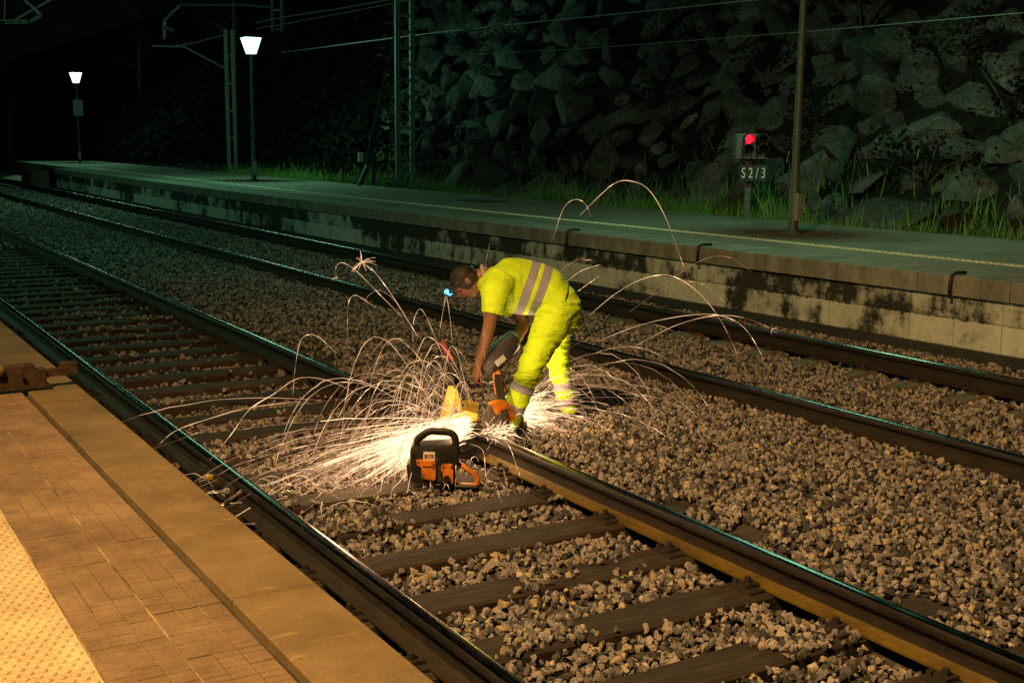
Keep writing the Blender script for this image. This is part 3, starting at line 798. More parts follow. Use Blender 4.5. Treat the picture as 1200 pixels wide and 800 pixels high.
m2 = onx(270,197,13.9); y2 = m2[1]; M2 = lambda px,py: ony(px,py,y2)
xl2, xr2 = M2(267,140)[0], M2(275,140)[0]
mast2 = lattice('catenary_mast', xl2, xr2, y2, m2[2]-.2, M2(0,20)[2], 'dim lattice mast standing in the dark behind the centre left street lamp', .95, w=.07)
b = MB(); b.tube([M2(265,81),M2(216,55),M2(178,54)],.035,8); b.tube([M2(205,54),M2(230,50),M2(266,40)],.02,6); b.build('cantilever_arm', M['mast'], mast2)
# near-side cantilever at the upper left corner
y3 = 40.0; M3 = lambda px,py: ony(px,py,y3)
cm = empty('catenary_mast', (-1.5,y3,0), 'cantilever arms and insulators of a mast at the top left corner', 'mast', 'catenary masts')
b = MB()
for dx in (0,.4): b.bar((-1.5+dx,y3,-.3),(-1.5+dx,y3,9),.09,.12)
for i in range(14): b.box((-1.46,y3-.05,.5+i*.6),(-1.14,y3+.05,.56+i*.6))
b.build('post', M['mast'], cm)
b = MB(); b.tube([M3(20,-8),M3(48,18)],.045,8); b.tube([M3(66,-4),M3(18,23)],.03,8); b.tube([M3(-40,24),M3(33,24.5)],.025,8); b.tube([M3(5,27.5),M3(33,27)],.022,8); b.tube([M3(6,-8),M3(5,24)],.015,6)
b.bar((-1.1,y3,M3(-40,24)[2]),M3(-39,24),.05); b.build('cantilever_arm', M['mast'], cm)
b = MB()
for i in range(7): c = M3(36+i*1.8,24.2-i*.9+.4); b.tube([c-np.array([.015,0,0]),c+np.array([.015,0,0])],.07,10)
b.build('insulator', M['mast'], cm)
def wire(pxs, X, r, label):
    p = [onx(a,b_,X) for a,b_ in pxs]; b = MB(); b.tube(p, r, 6)
    o = b.build('overhead_wire', M['mast']); tag(o, label, 'wire', 'overhead wires'); return o
wire([(330,62),(420,50),(510,38.5),(600,29),(700,19),(800,9),(885,0),(960,-9)], 14.8, .016, 'long overhead wire sweeping from the ladder mast to the top edge')
wire([(300,27),(335,20),(400,10),(462,-1),(520,-12)], 7.4, .010, 'upper overhead wire between the drop post and the ladder mast')
wire([(300,34),(335,28),(400,16),(462,4),(540,-12)], 7.4, .008, 'lower overhead wire between the drop post and the ladder mast')
wire([(560,64),(700,56),(950,37),(1120,22),(1250,11)], 15.2, .008, 'faint overhead wire crossing the rock slope below the others')

# ------------------------------------------------------------------ buffer stop with painted letters
bp = onx(458,208,13.9); yb_ = bp[1]; BB = lambda px,py: ony(px,py,yb_)
bsn = empty('buffer_stop', tuple(bp), 'dark buffer stop with pale sprayed letters on its beam, beside the ladder mast', 'buffer stop')
q0, q1 = BB(424,179), BB(497,190)
b = MB(); b.box((q0[0],yb_-.1,q1[2]),(q1[0],yb_+.1,q0[2])); beam = b.build('beam', M['board'], bsn, bevel=.01)
b = MB(); b.bar(BB(420,219),BB(433,190),.1,.1); b.build('strut', M['board'], bsn)
b = MB(); b.bar(BB(488,216),BB(488,188),.08,.1); b.build('strut', M['board'], bsn)
b = MB(); b.bar(BB(437,216),BB(437,188),.1,.1); b.build('strut', M['board'], bsn)
b = MB(); b.box((BB(415.5,0)[0],yb_-.14,BB(0,190)[2]),(BB(417.5,0)[0],yb_-.10,BB(0,178)[2])); b.build('white_marker', M['white'], bsn)
M['spray'] = mottled('pale_green_paint', (.45,.5,.16), (.6,.62,.25), 9, .7)
cc = BB(459,184.5)
text_mesh('SNAV-', .28, 'lettering', M['spray'], beam, (cc[0],yb_-.106,cc[2]), RXZ, width=BB(482,184)[0]-BB(443,184)[0])

# ------------------------------------------------------------------ rock slope: boulders, shrubs, grass
mt, nt, bs = new_mat('boulder_rock')
oi = nt.nodes.new('ShaderNodeObjectInfo')
v = coords(nt); n = noise_tex(nt, v, 2.2, 8, .7); n2 = noise_tex(nt, v, 9, 6, .7)
c = ramp(nt, [(.28,(.042,.042,.04)),(.5,(.10,.10,.095)),(.72,(.185,.185,.175))], n)
c = mixc(nt, .6, c, ramp(nt, [(0,(.3,.29,.28)),(.6,(.9,.87,.83)),(1,(1.35,1.3,1.25))], oi.outputs['Random']), 'MULTIPLY')
c = mixc(nt, .5, c, ramp(nt, [(.3,(.4,.4,.38)),(.7,(1.1,1.1,1.1))], n2), 'MULTIPLY')
nt.links.new(c, bs.inputs['Base Color']); bs.inputs['Roughness'].default_value = .9
nn_=bump(nt, bs, n2, .9, .10); v3=nt.nodes.new('ShaderNodeTexVoronoi'); v3.feature='DISTANCE_TO_EDGE'; v3.inputs['Scale'].default_value=2.3; nt.links.new(v,v3.inputs['Vector']); bump(nt, bs, ramp(nt,[(0,(0,0,0)),(.06,(1,1,1))],v3.outputs['Distance']), .5, .05, nn_); bs.inputs['Specular IOR Level'].default_value = .15; M['boulder'] = mt
kinds = [('blocky',(1,.8,.75)),('flat slab-like',(1.15,.8,.38)),('rounded',(.9,.85,.8)),('long angular',(1.35,.6,.55)),('wedge-shaped',(1.05,.85,.6)),('squat',(1,.9,.5))]
bmeshes = []
for i in range(18):
    nm,dm = kinds[i%6]
    me = rock_mesh('boulder', 10+i%4, dm, .05, 300+i, .05, 2); me.materials.append(M['boulder']); bmeshes.append((nm,me))
def project(p):
    c = R.T @ (np.asarray(p,float)-ORI); return 600+F_PX*c[0]/-c[2], 400-F_PX*c[1]/-c[2], -c[2]
cands = []
y = 8.6; row = 0; random.seed(21)
while y < 46:
    s_ = .25+.3*random.random(); row += 1
    stepy = .74 if y < 24 else 1.0
    while s_ < 9:
        yy2 = y+random.uniform(-.32,.32); x = 14.6+.25*math.sin(yy2*.35)+s_
        z = slope_z(x,yy2); px,py,dep = project((x,yy2,z))
        r = random.choice((.34,.43,.52,.58,.66,.80))*random.uniform(.9,1.12)*(1.2 if y > 24 else 1)
        if 455 < px < 1290 and -70 < py < 330: cands.append((r/dep,x,yy2,r,px))
        s_ += random.uniform(.46,.70)*(1.15 if y > 24 else 1)
    y += stepy
cands.sort(reverse=True)
rest = MB()
for q_,(sz,x,y,r,px) in enumerate(cands):
    z = slope_z(x,y)
    nm,me = bmeshes[random.randrange(18)]
    rot = Matrix.Rotation(-.72+random.uniform(-.3,.3),3,'Y') @ Matrix.Rotation(PI/2+random.uniform(-.9,.9),3,'Z') @ Matrix.Rotation(random.uniform(-.4,.4),3,'X')
    sc = (r*1.15,r*random.uniform(.85,1.1),r*1.05); off = random.uniform(.02,.16)
    loc = (x-off*.6,y,z+off*.6)
    if q_ < 292:
        o = bpy.data.objects.new('boulder', me); COL.objects.link(o)
        o.location = loc; o.rotation_euler = rot.to_euler(); o.scale = sc
        where = 'right of the lamp post' if px > 940 else ('behind the signal' if px > 760 else ('between the ladder mast and the signal' if px > 484 else 'left of the ladder mast'))
        size = 'small' if r < .4 else ('mid-sized' if r < .57 else 'large')
        tag(o, f'{size} {nm} boulder in the dark rock slope {where}', 'boulder', 'boulders of the rock slope')
    else:
        mm = rot @ Matrix.Diagonal(sc); cc_ = np.zeros(len(me.vertices)*3); me.vertices.foreach_get('co',cc_)
        rest.add(cc_.reshape(-1,3) @ np.array(mm).T + np.array(loc), [tuple(p_.vertices) for p_ in me.polygons])
nb = len(cands); tries = 0
if rest.n:
    o = rest.build('rock_rubble', M['boulder'], fixn=False); tag(o,'mass of small rocks filling the dark rock slope','rocks',None,'stuff')
print('boulders', nb, tries)

mt, nt, bs = new_mat('grass_blade')
oi = nt.nodes.new('ShaderNodeObjectInfo'); n = noise_tex(nt, coords(nt), 1.7, 4)
c = ramp(nt, [(.3,(.045,.11,.015)),(.5,(.085,.20,.025)),(.72,(.19,.24,.06))], n)
nt.links.new(c, bs.inputs['Base Color']); bs.inputs['Roughness'].default_value = .6
M['grass'] = mt
mb = MB(); V=[]; Fs=[]
n = 0
for _ in range(34000):
    y = random.uniform(8.5,44); x = 13.5+abs(random.gauss(0,.75))+.1*pn(y,0,.5,1)
    if x < 13.42 or x > 16.5: continue
    dens = .5+.9*pn(x*.6,y*.6,1,8)
    if random.random() > dens+.35: continue
    z = ground_z(x,y)-.03; h = random.uniform(.18,.55)*(1.5 if random.random()<.12 else 1)*(.75+.6*max(0,pn(y,x,.35,4)+.3))
    a = random.uniform(0,6.28); w = random.uniform(.005,.011); lean = random.uniform(.05,.5)*h; b_ = random.uniform(0,6.28)
    dx,dy = math.cos(a)*w, math.sin(a)*w; lx,ly = math.cos(b_)*lean, math.sin(b_)*lean
    V += [(x-dx,y-dy,z),(x+dx,y+dy,z),(x-dx*.7+lx*.3,y-dy*.7+ly*.3,z+h*.55),(x+dx*.7+lx*.3,y+dy*.7+ly*.3,z+h*.55),(x+lx,y+ly,z+h)]
    Fs += [(n,n+1,n+3,n+2),(n+2,n+3,n+4)]; n += 5
mb.add(V,Fs); o = mb.build('grass', M['grass'], fixn=False); tag(o, kind='stuff'); o['label']='long green grass behind the far platform'; o['category']='grass'

mt, nt, bs = new_mat('shrub_leaf')
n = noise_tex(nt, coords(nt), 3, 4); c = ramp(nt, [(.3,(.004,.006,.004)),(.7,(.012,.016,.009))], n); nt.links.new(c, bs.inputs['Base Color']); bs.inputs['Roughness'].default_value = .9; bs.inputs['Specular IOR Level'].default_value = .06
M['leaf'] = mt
M['bark'] = mottled('bark', (.03,.024,.018), (.07,.055,.04), 12, .9)
def shrub(px, py, wid, hei, y, label, name='shrub', group='shrubs on the rock slope', trunk=None, count=420):
    # find slope point on the ray
    r = ray(px,py); t = None
    for tt in np.linspace(8,70,800):
        p = ORI+r*(tt/np.dot(r,FV))
        if p[0] > 14.3 and p[2] <= slope_z(p[0],p[1])+.02: t = p; break
    if t is None: return
    root = empty(name, tuple(t), label, 'shrub', group)
    mb = MB(); rr = random.Random(int(px*7+py)); V=[];Fs=[]; n=0
    clumps = [np.array([rr.gauss(0,wid*.32),rr.gauss(0,wid*.32),rr.uniform(.15,1)*hei]) for _ in range(9)]
    for _ in range(count):
        c = clumps[rr.randrange(9)]
        p = t+c+np.array([rr.gauss(0,wid*.17),rr.gauss(0,wid*.17),rr.gauss(0,hei*.14)])
        a = np.array([rr.gauss(0,1),rr.gauss(0,1),rr.gauss(0,.7)]); a /= np.linalg.norm(a); b2 = np.cross(a,[rr.gauss(0,1),rr.gauss(0,1),rr.gauss(0,1)]); b2/=np.linalg.norm(b2)
        L = rr.uniform(.06,.13)*(1 if wid<2 else 1.6); w = L*.35
        V += [p,p+a*L*.5+b2*w,p+a*L,p+a*L*.5-b2*w]; Fs.append((n,n+1,n+2,n+3)); n+=4
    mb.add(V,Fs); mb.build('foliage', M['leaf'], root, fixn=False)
    mb = MB()
    for c in clumps: mb.tube([t+np.array([0,0,-.1]), t+c*.5+np.array([0,0,.05]), t+c],[.03,.018,.006],5)
    mb.build('stems', M['bark'], root)
for px,py,w,h,lab in ((842,205,.9,1.0,'dark shrub just left of the red signal'),(775,140,1.3,.9,'dark shrub high on the slope left of the signal'),(965,175,1.2,1.3,'dark shrub right behind the lamp post'),
                      (1085,215,1.3,.8,'low dark shrub at the foot of the slope on the right'),(1120,75,1.6,1.1,'wide dark shrub high on the slope at the right'),(690,195,1.2,.7,'low shrub at the foot of the slope above the worker'),
                      (590,60,1.8,1.2,'dark shrub near the top edge, right of the ladder mast'),(800,60,1.4,1.0,'shrub near the top edge above the signal'),(900,110,1.0,1.0,'shrub between boulders above the signal plate'),
                      (545,180,1.3,.7,'low shrub at the grass edge right of the ladder mast'),(1010,40,1.5,1.1,'dark shrub near the top edge right of the lamp post'),(1190,150,1.0,1.0,'shrub at the right edge among the boulders')):
    shrub(px,py,w,h,0,lab)
V=[];Fs=[];n=0; rr=random.Random(77)
for _ in range(26000):
    y=rr.uniform(27,80); s_=abs(rr.gauss(0,3.6)); x=14.9+s_; 
    px,py,dep=project((x,y,slope_z(x,y)))
    if px > 470+rr.gauss(0,14)-max(0,(130-py))*.0 or px < -60 or py < -60: continue
    p=np.array([x-rr.uniform(0,.5),y,slope_z(x,y)+abs(rr.gauss(0,.45))])
    a=np.array([rr.gauss(0,1) for _ in range(3)]); a/=np.linalg.norm(a); d=np.cross(a,[rr.gauss(0,1) for _ in range(3)]); d/=np.linalg.norm(d); L=rr.uniform(.16,.34)
    V += [p,p+a*L*.5+d*L*.35,p+a*L,p+a*L*.5-d*L*.35]; Fs.append((n,n+1,n+2,n+3)); n+=4
mb=MB(); mb.add(V,Fs); o=mb.build('undergrowth', M['leaf'], fixn=False); tag(o,'dark undergrowth covering the bank left of the ladder mast','undergrowth',None,'stuff')
# a few dim trees at the far left
def tree(x, y, h, label):
    z0 = max(0,ground_z(x,y)) if x > 9 else -.1
    root = empty('tree', (x,y,z0), label, 'tree', 'trees in the dark beyond the platform')
    rr = random.Random(int(x*10+y)); b = MB(); b.tube([(x,y,z0-.3),(x+.1,y,z0+h*.4),(x+.05,y+.2,z0+h*.8)],[.16,.11,.04],8)
    cl=[]
    for i in range(12):
        a=rr.uniform(0,6.28); q=rr.uniform(.3,.95); c=np.array([x+math.cos(a)*h*.2*rr.uniform(.3,1),y+math.sin(a)*h*.2,z0+h*q]); cl.append(c)
        b.tube([(x+.08,y+.05,z0+h*q*.75),c],[.05,.015],5)
    b.build('trunk', M['bark'], root)
    V=[];Fs=[];n=0
    for _ in range(1300):
        c=cl[rr.randrange(12)]; p=c+np.array([rr.gauss(0,h*.075),rr.gauss(0,h*.075),rr.gauss(0,h*.06)])
        a=np.array([rr.gauss(0,1) for _ in range(3)]); a/=np.linalg.norm(a); d=np.cross(a,[rr.gauss(0,1) for _ in range(3)]); d/=np.linalg.norm(d); L=rr.uniform(.12,.26)
        V += [p,p+a*L*.5+d*L*.35,p+a*L,p+a*L*.5-d*L*.35]; Fs.append((n,n+1,n+2,n+3)); n+=4
    mb=MB(); mb.add(V,Fs); mb.build('crown', M['leaf'], root, fixn=False)
for x,y,h,lab in ((9.0,78,8,'dim tree at the left edge behind the farthest street lamp'),(12.5,82,9,'dim tree just right of the farthest street lamp'),(17.5,70,9,'dim tree between the two glowing street lamps'),
              (19,58,8,'dim tree behind the lattice mast at centre left'),(21,48,7,'dim tree on the slope left of the ladder mast')):
    tree(x,y,h,lab)

# ------------------------------------------------------------------ WORKER
DW = 8.4
W = atd
def remesh(mb, name, mats, parent, voxel, smooth_it=4, post=None):
    me = mb.mesh(name); o = bpy.data.objects.new(name,me); COL.objects.link(o)
    md = o.modifiers.new('r','REMESH'); md.mode='VOXEL'; md.voxel_size = voxel
    ms = o.modifiers.new('s','SMOOTH'); ms.factor=.5; ms.iterations=smooth_it
    bpy.context.view_layer.update()
    me2 = bpy.data.meshes.new_from_object(o.evaluated_get(bpy.context.evaluated_depsgraph_get())); me2.name = name
    bpy.data.objects.remove(o)
    if post: post(me2)
    me2.materials.clear()
    for mt_ in mats: me2.materials.append(mt_)
    me2.polygons.foreach_set('use_smooth',[True]*len(me2.polygons))
    o = bpy.data.objects.new(name,me2); COL.objects.link(o)
    if parent is not None: o.parent = parent; o.matrix_parent_inverse = Matrix.Translation(-Vector(parent.location))
    return o
def resample(rings, n):
    """smooth Catmull-Rom resampling of loft rings"""
    a = np.array([list(r[0])+[r[1],r[2]] for r in rings]); k=len(a); out=[]
    for i in range(n):
        t=i/(n-1)*(k-1); j=min(int(t),k-2); f=t-j
        p0,p1,p2,p3=a[max(j-1,0)],a[j],a[j+1],a[min(j+2,k-1)]
        q=.5*((2*p1)+(-p0+p2)*f+(2*p0-5*p1+4*p2-p3)*f*f+(-p0+3*p1-3*p2+p3)*f**3)
        out.append((q[:3],q[3],q[4]))
    return out
footL = onz(601,508,-.125); footR = onz(668,489,-.135)
dL, dR = depth_of(footL), depth_of(footR)
print('feet', footL, footR, dL, dR)
worker = empty('person', tuple((footL+footR)/2), 'worker in yellow hi-vis shirt and trousers bending over the rail with a saw', 'person')

def fabric(name, base, dark):
    mt, nt, bs = new_mat(name)
    at = nt.nodes.new('ShaderNodeAttribute'); at.attribute_name = 'band'
    n = noise_tex(nt, coords(nt), 7, 5); nf = noise_tex(nt, coords(nt), 300, 2)
    c = ramp(nt, [(.3,dark),(.62,base)], n)
    c = mixc(nt, ramp(nt,[(.49,(0,0,0)),(.51,(1,1,1))], at.outputs['Fac']), c, (.27,.27,.36))
    nt.links.new(c, bs.inputs['Base Color']); bs.inputs['Roughness'].default_value = .75
    w = nt.nodes.new('ShaderNodeTexNoise'); w.inputs['Scale'].default_value = 9; w.inputs['Detail'].default_value = 3; w.inputs['Distortion'].default_value = 1.2
    nt.links.new(coords(nt,(1,1,1.7)), w.inputs['Vector'])
    nn = bump(nt, bs, w.outputs[0], .6, .03); bump(nt, bs, nf, .15, .002, nn)
    return mt
M['hivis'] = fabric('hi_vis_yellow', (.60,.90,.012), (.44,.66,.008))
M['skin'] = mottled('skin', (.17,.078,.04), (.24,.115,.062), 10, .55, 0, .1, .002)
M['hair'] = mottled('dark_hair', (.008,.006,.005), (.02,.016,.013), 60, .7, 0, .6, .004)
M['boot'] = mottled('boot_leather', (.014,.011,.009), (.035,.028,.022), 14, .6)
def add_band(me, lines):
    """lines: list of (A, B, halfwidth): vertices closer than halfwidth to the plane through A with normal n"""
    co_ = np.zeros(len(me.vertices)*3); me.vertices.foreach_get('co',co_); co_=co_.reshape(-1,3)
    val = np.zeros(len(co_))
    for (c,nrm,hw,lim) in lines:
        dd = (co_-c)@nrm; near_ = np.linalg.norm(co_-c,axis=1) < lim
        val = np.maximum(val, np.where(near_, np.clip(.5+(hw-np.abs(dd))*40,0,1), 0))
    a = me.attributes.new('band','FLOAT','POINT'); a.data.foreach_set('value',val)
def wrinkle(me, amp, sc, seed, folds=2.6):
    """creases that run mostly across the limb"""
    for v in me.vertices:
        p = Vector(v.co); w = mnoise.noise(p*3+Vector((seed,0,0)))*.25
        q = Vector((p.x*sc*.55+seed, p.y*sc*.55+w, p.z*sc*folds*.5+w*sc*.4))
        n = 1-2.4*abs(mnoise.noise(q)); n2 = mnoise.noise(q*2.3)
        m_ = .5+.8*mnoise.noise(p*2.1+Vector((0,seed,0)))
        v.co = p+Vector(v.normal)*amp*(n*.8*max(0.1,m_)+.35*n2)
def dirvec(dx, dy): # pixel direction in the person's side plane -> world
    v = RV*dx - ZV*dy; return v/np.linalg.norm(v)
# shirt
sh = MB()
torso = [(W(660,352,8.43),.185,.125),(W(650,348,8.43),.19,.15),(W(634,340,8.43),.185,.175),(W(612,336,8.42),.195,.19),(W(594,333,8.41),.215,.185),(W(580,330,8.41),.215,.155),(W(571,326,8.41),.15,.10),(W(566,322,8.41),.085,.075)]
sh.loft(resample(torso,34), seg=40)
sh.loft(resample([(W(588,326,8.26),.10,.10),(W(582,338,8.20),.10,.105),(W(579,352,8.17),.085,.085),(W(577.5,367,8.15),.08,.076)],14), seg=24, ref=FV)
sh.loft(resample([(W(590,330,8.56),.10,.10),(W(590,342,8.62),.10,.10),(W(597,355,8.65),.085,.085),(W(604,365,8.66),.078,.075)],14), seg=24)
n1 = dirvec(26,13)
def post_shirt(me):
    wrinkle(me,.010,8.5,2.0,1.6)
    b1 = W(616,342,8.43); b2 = W(630,348,8.43); nn = dirvec(60,21)
    add_band(me, [(b1,nn,.031,.33),(b2,nn,.031,.33)])
shirt = remesh(sh,'shirt',[M['hivis']],worker,.011,5,post_shirt); shirt['label']='yellow hi-vis shirt with two reflective bands'
# trousers
tr = MB()
tr.loft(resample([(W(640,347,8.43),.165,.12),(W(652,354,8.43),.18,.14),(W(657,364,8.43),.185,.145),(W(654,378,8.43),.17,.13),(W(648,390,8.43),.12,.08)],16), seg=36)
legL = [(W(652,362,8.33),.118,.125),(W(645,382,8.30),.118,.122),(W(634,404,8.27),.105,.108),(W(623,427,8.24),.096,.098),(W(613.5,452,dL+.03),.086,.090),(W(604,476,dL+.01),.080,.083),(W(598.5,492,dL),.078,.081),(W(597,500,dL),.079,.081)]
legR = [(W(654,364,8.54),.115,.12),(W(652,388,8.58),.105,.11),(W(653,415,(8.58+dR)/2),.092,.095),(W(657,440,dR-.05),.083,.083),(W(662,462,dR-.02),.076,.078),(W(666,476,dR),.075,.076),(W(667,483,dR),.077,.078)]
legL = [(p,a*(1 if k_<2 else .92),b_*(1 if k_<2 else .90)) for k_,(p,a,b_) in enumerate(legL)]
legR = [(p,a*(1 if k_<2 else .93),b_*(1 if k_<2 else .91)) for k_,(p,a,b_) in enumerate(legR)]
tr.loft(resample(legL,34), seg=28); tr.loft(resample(legR,30), seg=28)
def post_tr(me):
    wrinkle(me,.017,10.5,5.0,3.4)
    add_band(me, [(W(613,455,dL),dirvec(-16,40),.030,.17),(W(604,479,dL),dirvec(-16,40),.030,.17),(W(660,450,dR),dirvec(8,40),.028,.15),(W(664.5,469,dR),dirvec(8,40),.028,.15)])
trs = remesh(tr,'trousers',[M['hivis']],worker,.011,5,post_tr); trs['label']='yellow hi-vis trousers with reflective bands at the calves'
# belt gap: a dark strip of undershirt/belt at the waist
bl = MB(); bl.loft(resample([(W(646,351,8.43),.178,.155),(W(651,354,8.43),.182,.158)],4), seg=36); bl.build('belt', M['boot'], worker, smooth=True)
# body (one continuous surface)
bd = MB()
bd.loft(resample([(W(654,360,8.43),.14,.10),(W(632,345,8.43),.14,.11),(W(608,335,8.42),.155,.12),(W(588,330,8.41),.17,.10),(W(577,326,8.41),.12,.075),(W(568,323,8.41),.06,.058),(W(560,325,8.41),.055,.055),(W(554,328,8.41),.055,.055)],26), seg=28)
armL = [(W(586,330,8.26),.06,.06),(W(579,348,8.17),.052,.052),(W(575,372,8.13),.043,.045),(W(571,392,8.12),.040,.042),(W(566,410,8.14),.035,.037),(W(562,424,8.17),.026,.031),(W(560,429,8.18),.024,.03)]
armR = [(W(588,332,8.56),.06,.06),(W(600,356,8.65),.052,.052),(W(613,378,8.66),.043,.045),(W(609,390,8.60),.038,.04),(W(603,402,8.50),.028,.031),(W(600,407,8.46),.026,.03)]
bd.loft(resample(armL,24), seg=18); bd.loft(resample(armR,22), seg=18)
for leg,dd in ((legL,dL),(legR,dR)): bd.loft(resample([(p,a*.72,b*.72) for p,a,b in leg],20), seg=18)
# head
hc = W(547,330,8.40); cdir = dirvec(-.80,-.60); ndir = dirvec(-.60,.80); sdir = np.cross(ndir,cdir)
def HP(s,n_,c): return hc+sdir*s+ndir*n_+cdir*c
vs=[];fs=[];NU,NVV=40,28
for j in range(NVV+1):
    th=PI*j/NVV
    for i in range(NU):
        ph=2*PI*i/NU; sx=math.sin(th)*math.cos(ph); fy=math.sin(th)*math.sin(ph); cz=math.cos(th)
        s,n_,c=sx*.076,fy*.097,cz*.112
        if c<0: k=-c/.112; s*=1-.30*k*k; n_=n_*(1-.12*k)+.018*k*(1 if fy>-.2 else 0)      # jaw
        if fy>0:
            f=math.exp(-((s/.016)**2+((c+.018)/.026)**2)); n_+=.024*f                       # nose
            for sg_ in (-1,1): n_-=.010*math.exp(-(((s-sg_*.031)/.016)**2+((c-.004)/.012)**2))   # eye sockets
            n_+=.006*math.exp(-((s/.045)**2+((c-.024)/.01)**2))                             # brow
            n_+=.005*math.exp(-((s/.022)**2+((c+.060)/.007)**2))-.006*math.exp(-((s/.026)**2+((c+.0535)/.003)**2))  # lips
            n_+=.010*math.exp(-((s/.022)**2+((c+.095)/.018)**2))                            # chin
        vs.append(HP(s,n_,c))
for j in range(NVV):
    for i in range(NU): fs.append((j*NU+i,j*NU+(i+1)%NU,(j+1)*NU+(i+1)%NU,(j+1)*NU+i))
bd.add(vs,fs)
for sg_ in (-1,1):
    bd.loft([(HP(sg_*.070,-.012,-.028),.006,.010),(HP(sg_*.080,-.016,-.012),.010,.018),(HP(sg_*.084,-.020,.010),.010,.020),(HP(sg_*.080,-.020,.028),.005,.010)], seg=12, ref=sdir)
# hands: palm plus five curled fingers, closed on the saw's handles
def hand(wr, axis, palm_n, side, grip_r=.017):
    """wr wrist, axis along the palm, palm_n out of the palm (towards the handle), side towards the thumb"""
    wr,axis,palm_n,side = [np.asarray(q,float) for q in (wr,axis,palm_n,side)]
    bd.loft([(wr,.028,.022),(wr+axis*.03,.038,.018),(wr+axis*.065,.042,.016),(wr+axis*.09,.040,.014)], seg=14, ref=side)
    for i,(o_,L) in enumerate(((.031,.070),(.010,.078),(-.011,.073),(-.031,.058))):
        p = wr+axis*.082+side*o_
        q = [p, p+axis*L*.42+palm_n*L*.12, p+axis*L*.58+palm_n*L*.48, p+axis*L*.38+palm_n*L*.78]
        bd.tube(q,[.0098,.0092,.0085,.0072],8)
    p = wr+axis*.028+side*.034
    bd.tube([p, p+side*.022+axis*.025+palm_n*.012, p+side*.018+axis*.045+palm_n*.035, p+side*.002+axis*.055+palm_n*.052],[.0125,.011,.010,.008],8)
axL = dirvec(-4,12)+FV*.1; axL/=np.linalg.norm(axL); pnL = FV*.5+dirvec(10,3)*.85; pnL-=axL*np.dot(pnL,axL); pnL/=np.linalg.norm(pnL)
hand(W(561,427,8.18),axL,pnL,np.cross(axL,pnL))
axR = dirvec(-8,8)-FV*.4; axR/=np.linalg.norm(axR); pnR = dirvec(-8,-8)*.3+dirvec(-2,10)*.7; pnR-=axR*np.dot(pnR,axR); pnR/=np.linalg.norm(pnR)
hand(W(601,405,8.46),axR,pnR,-np.cross(axR,pnR))
body = remesh(bd,'body',[M['skin']],worker,.0048,2)
for sg_ in (-1,1):
    e=MB(); e.ball(HP(sg_*.031,.078,.004),.0085); o=e.build('eye', M['lens_dark'], worker, smooth=True)
# hair
hr=MB(); vs=[];fs=[]
for j in range(19):
    th=PI*.62*j/18
    for i in range(36):
        ph=2*PI*i/36; sx=math.sin(th)*math.cos(ph); fy=math.sin(th)*math.sin(ph); cz=math.cos(th)
        k=1.0 if fy<.25 else 1-.55*min(1,(fy-.25)/.5)                # hairline higher over the face
        th2=th*k; sx=math.sin(th2)*math.cos(ph); fy2=math.sin(th2)*math.sin(ph); cz=math.cos(th2)
        s,n_,c=sx*.083,fy2*.104,cz*.121
        if c<0: s*=1-.25*(c/.12)**2
        d_=.004*mnoise.noise(Vector((sx*9,fy2*9,cz*9)))
        vs.append(HP(s*(1+d_*10),n_*(1+d_*10),c))
for j in range(18):
    for i in range(36): fs.append((j*36+i,j*36+(i+1)%36,(j+1)*36+(i+1)%36,(j+1)*36+i))
hr.add(vs,fs); o=hr.build('hair', M['hair'], worker, smooth=True)
sd=o.modifiers.new('t','SOLIDIFY'); sd.thickness=.006
# shirt collar
cb=MB(); cb.loft([(W(569,320,8.41),.07,.066),(W(565,321,8.41),.068,.064)],seg=24); M['collar']=mottled('grey_collar',(.30,.26,.32),(.38,.34,.40),9,.8); cb.build('collar', M['collar'], worker, smooth=True)
# head lamp on a strap
M['led']=emit('headlamp_light',(.10,.42,1.0),3.2)
ring=[HP(.087*math.cos(q),.108*math.sin(q)+.0,.045+.012*math.sin(q)) for q in np.linspace(0,2*PI,33)]
st=MB()
for i in range(32): st.bar(ring[i],ring[i+1],.004,.022,up=tuple(cdir))
strap=st.build('headlamp', M['black'], worker)
b=MB(); c_=HP(0,.125,.05); b.loft([(HP(0,.105,.052),.032,.022),(HP(0,.132,.056),.032,.022)],seg=16,ref=sdir); b.build('lamp_case', M['black'], strap)
for (s_,c2) in ((-.022,.068),(.016,.045)):
    b=MB(); b.ball(HP(s_,.136,c2),.018); b.build('lamp_lens', M['led'], strap, smooth=True)
# boots
for fp_,dd,px0 in ((footL,dL,597),(footR,dR,667)):
    toe = -RV*.9+(-FV)*.12; toe/=np.linalg.norm(toe)
    b=MB(); an = np.array([fp_[0],fp_[1],fp_[2]])
    an = fp_ + (-toe)*.0
    b.loft(resample([(an+ZV*.16-toe*.02,.056,.058),(an+ZV*.10-toe*.015,.052,.062),(an+ZV*.055+toe*.0,.050,.085)],8),seg=18,ref=FV)
    b.loft(resample([(an-toe*.095+ZV*.048,.034,.036),(an-toe*.03+ZV*.052,.044,.045),(an+toe*.06+ZV*.045,.050,.04),(an+toe*.13+ZV*.035,.048,.03),(an+toe*.175+ZV*.028,.028,.018)],14),seg=18,ref=FV)
    b.loft([(an-toe*.10+ZV*.008,.036,.012),(an+toe*.0+ZV*.008,.046,.012),(an+toe*.17+ZV*.008,.036,.012)],seg=14,ref=FV)
    remesh(b,'boot',[M['boot']],worker,.006,3)

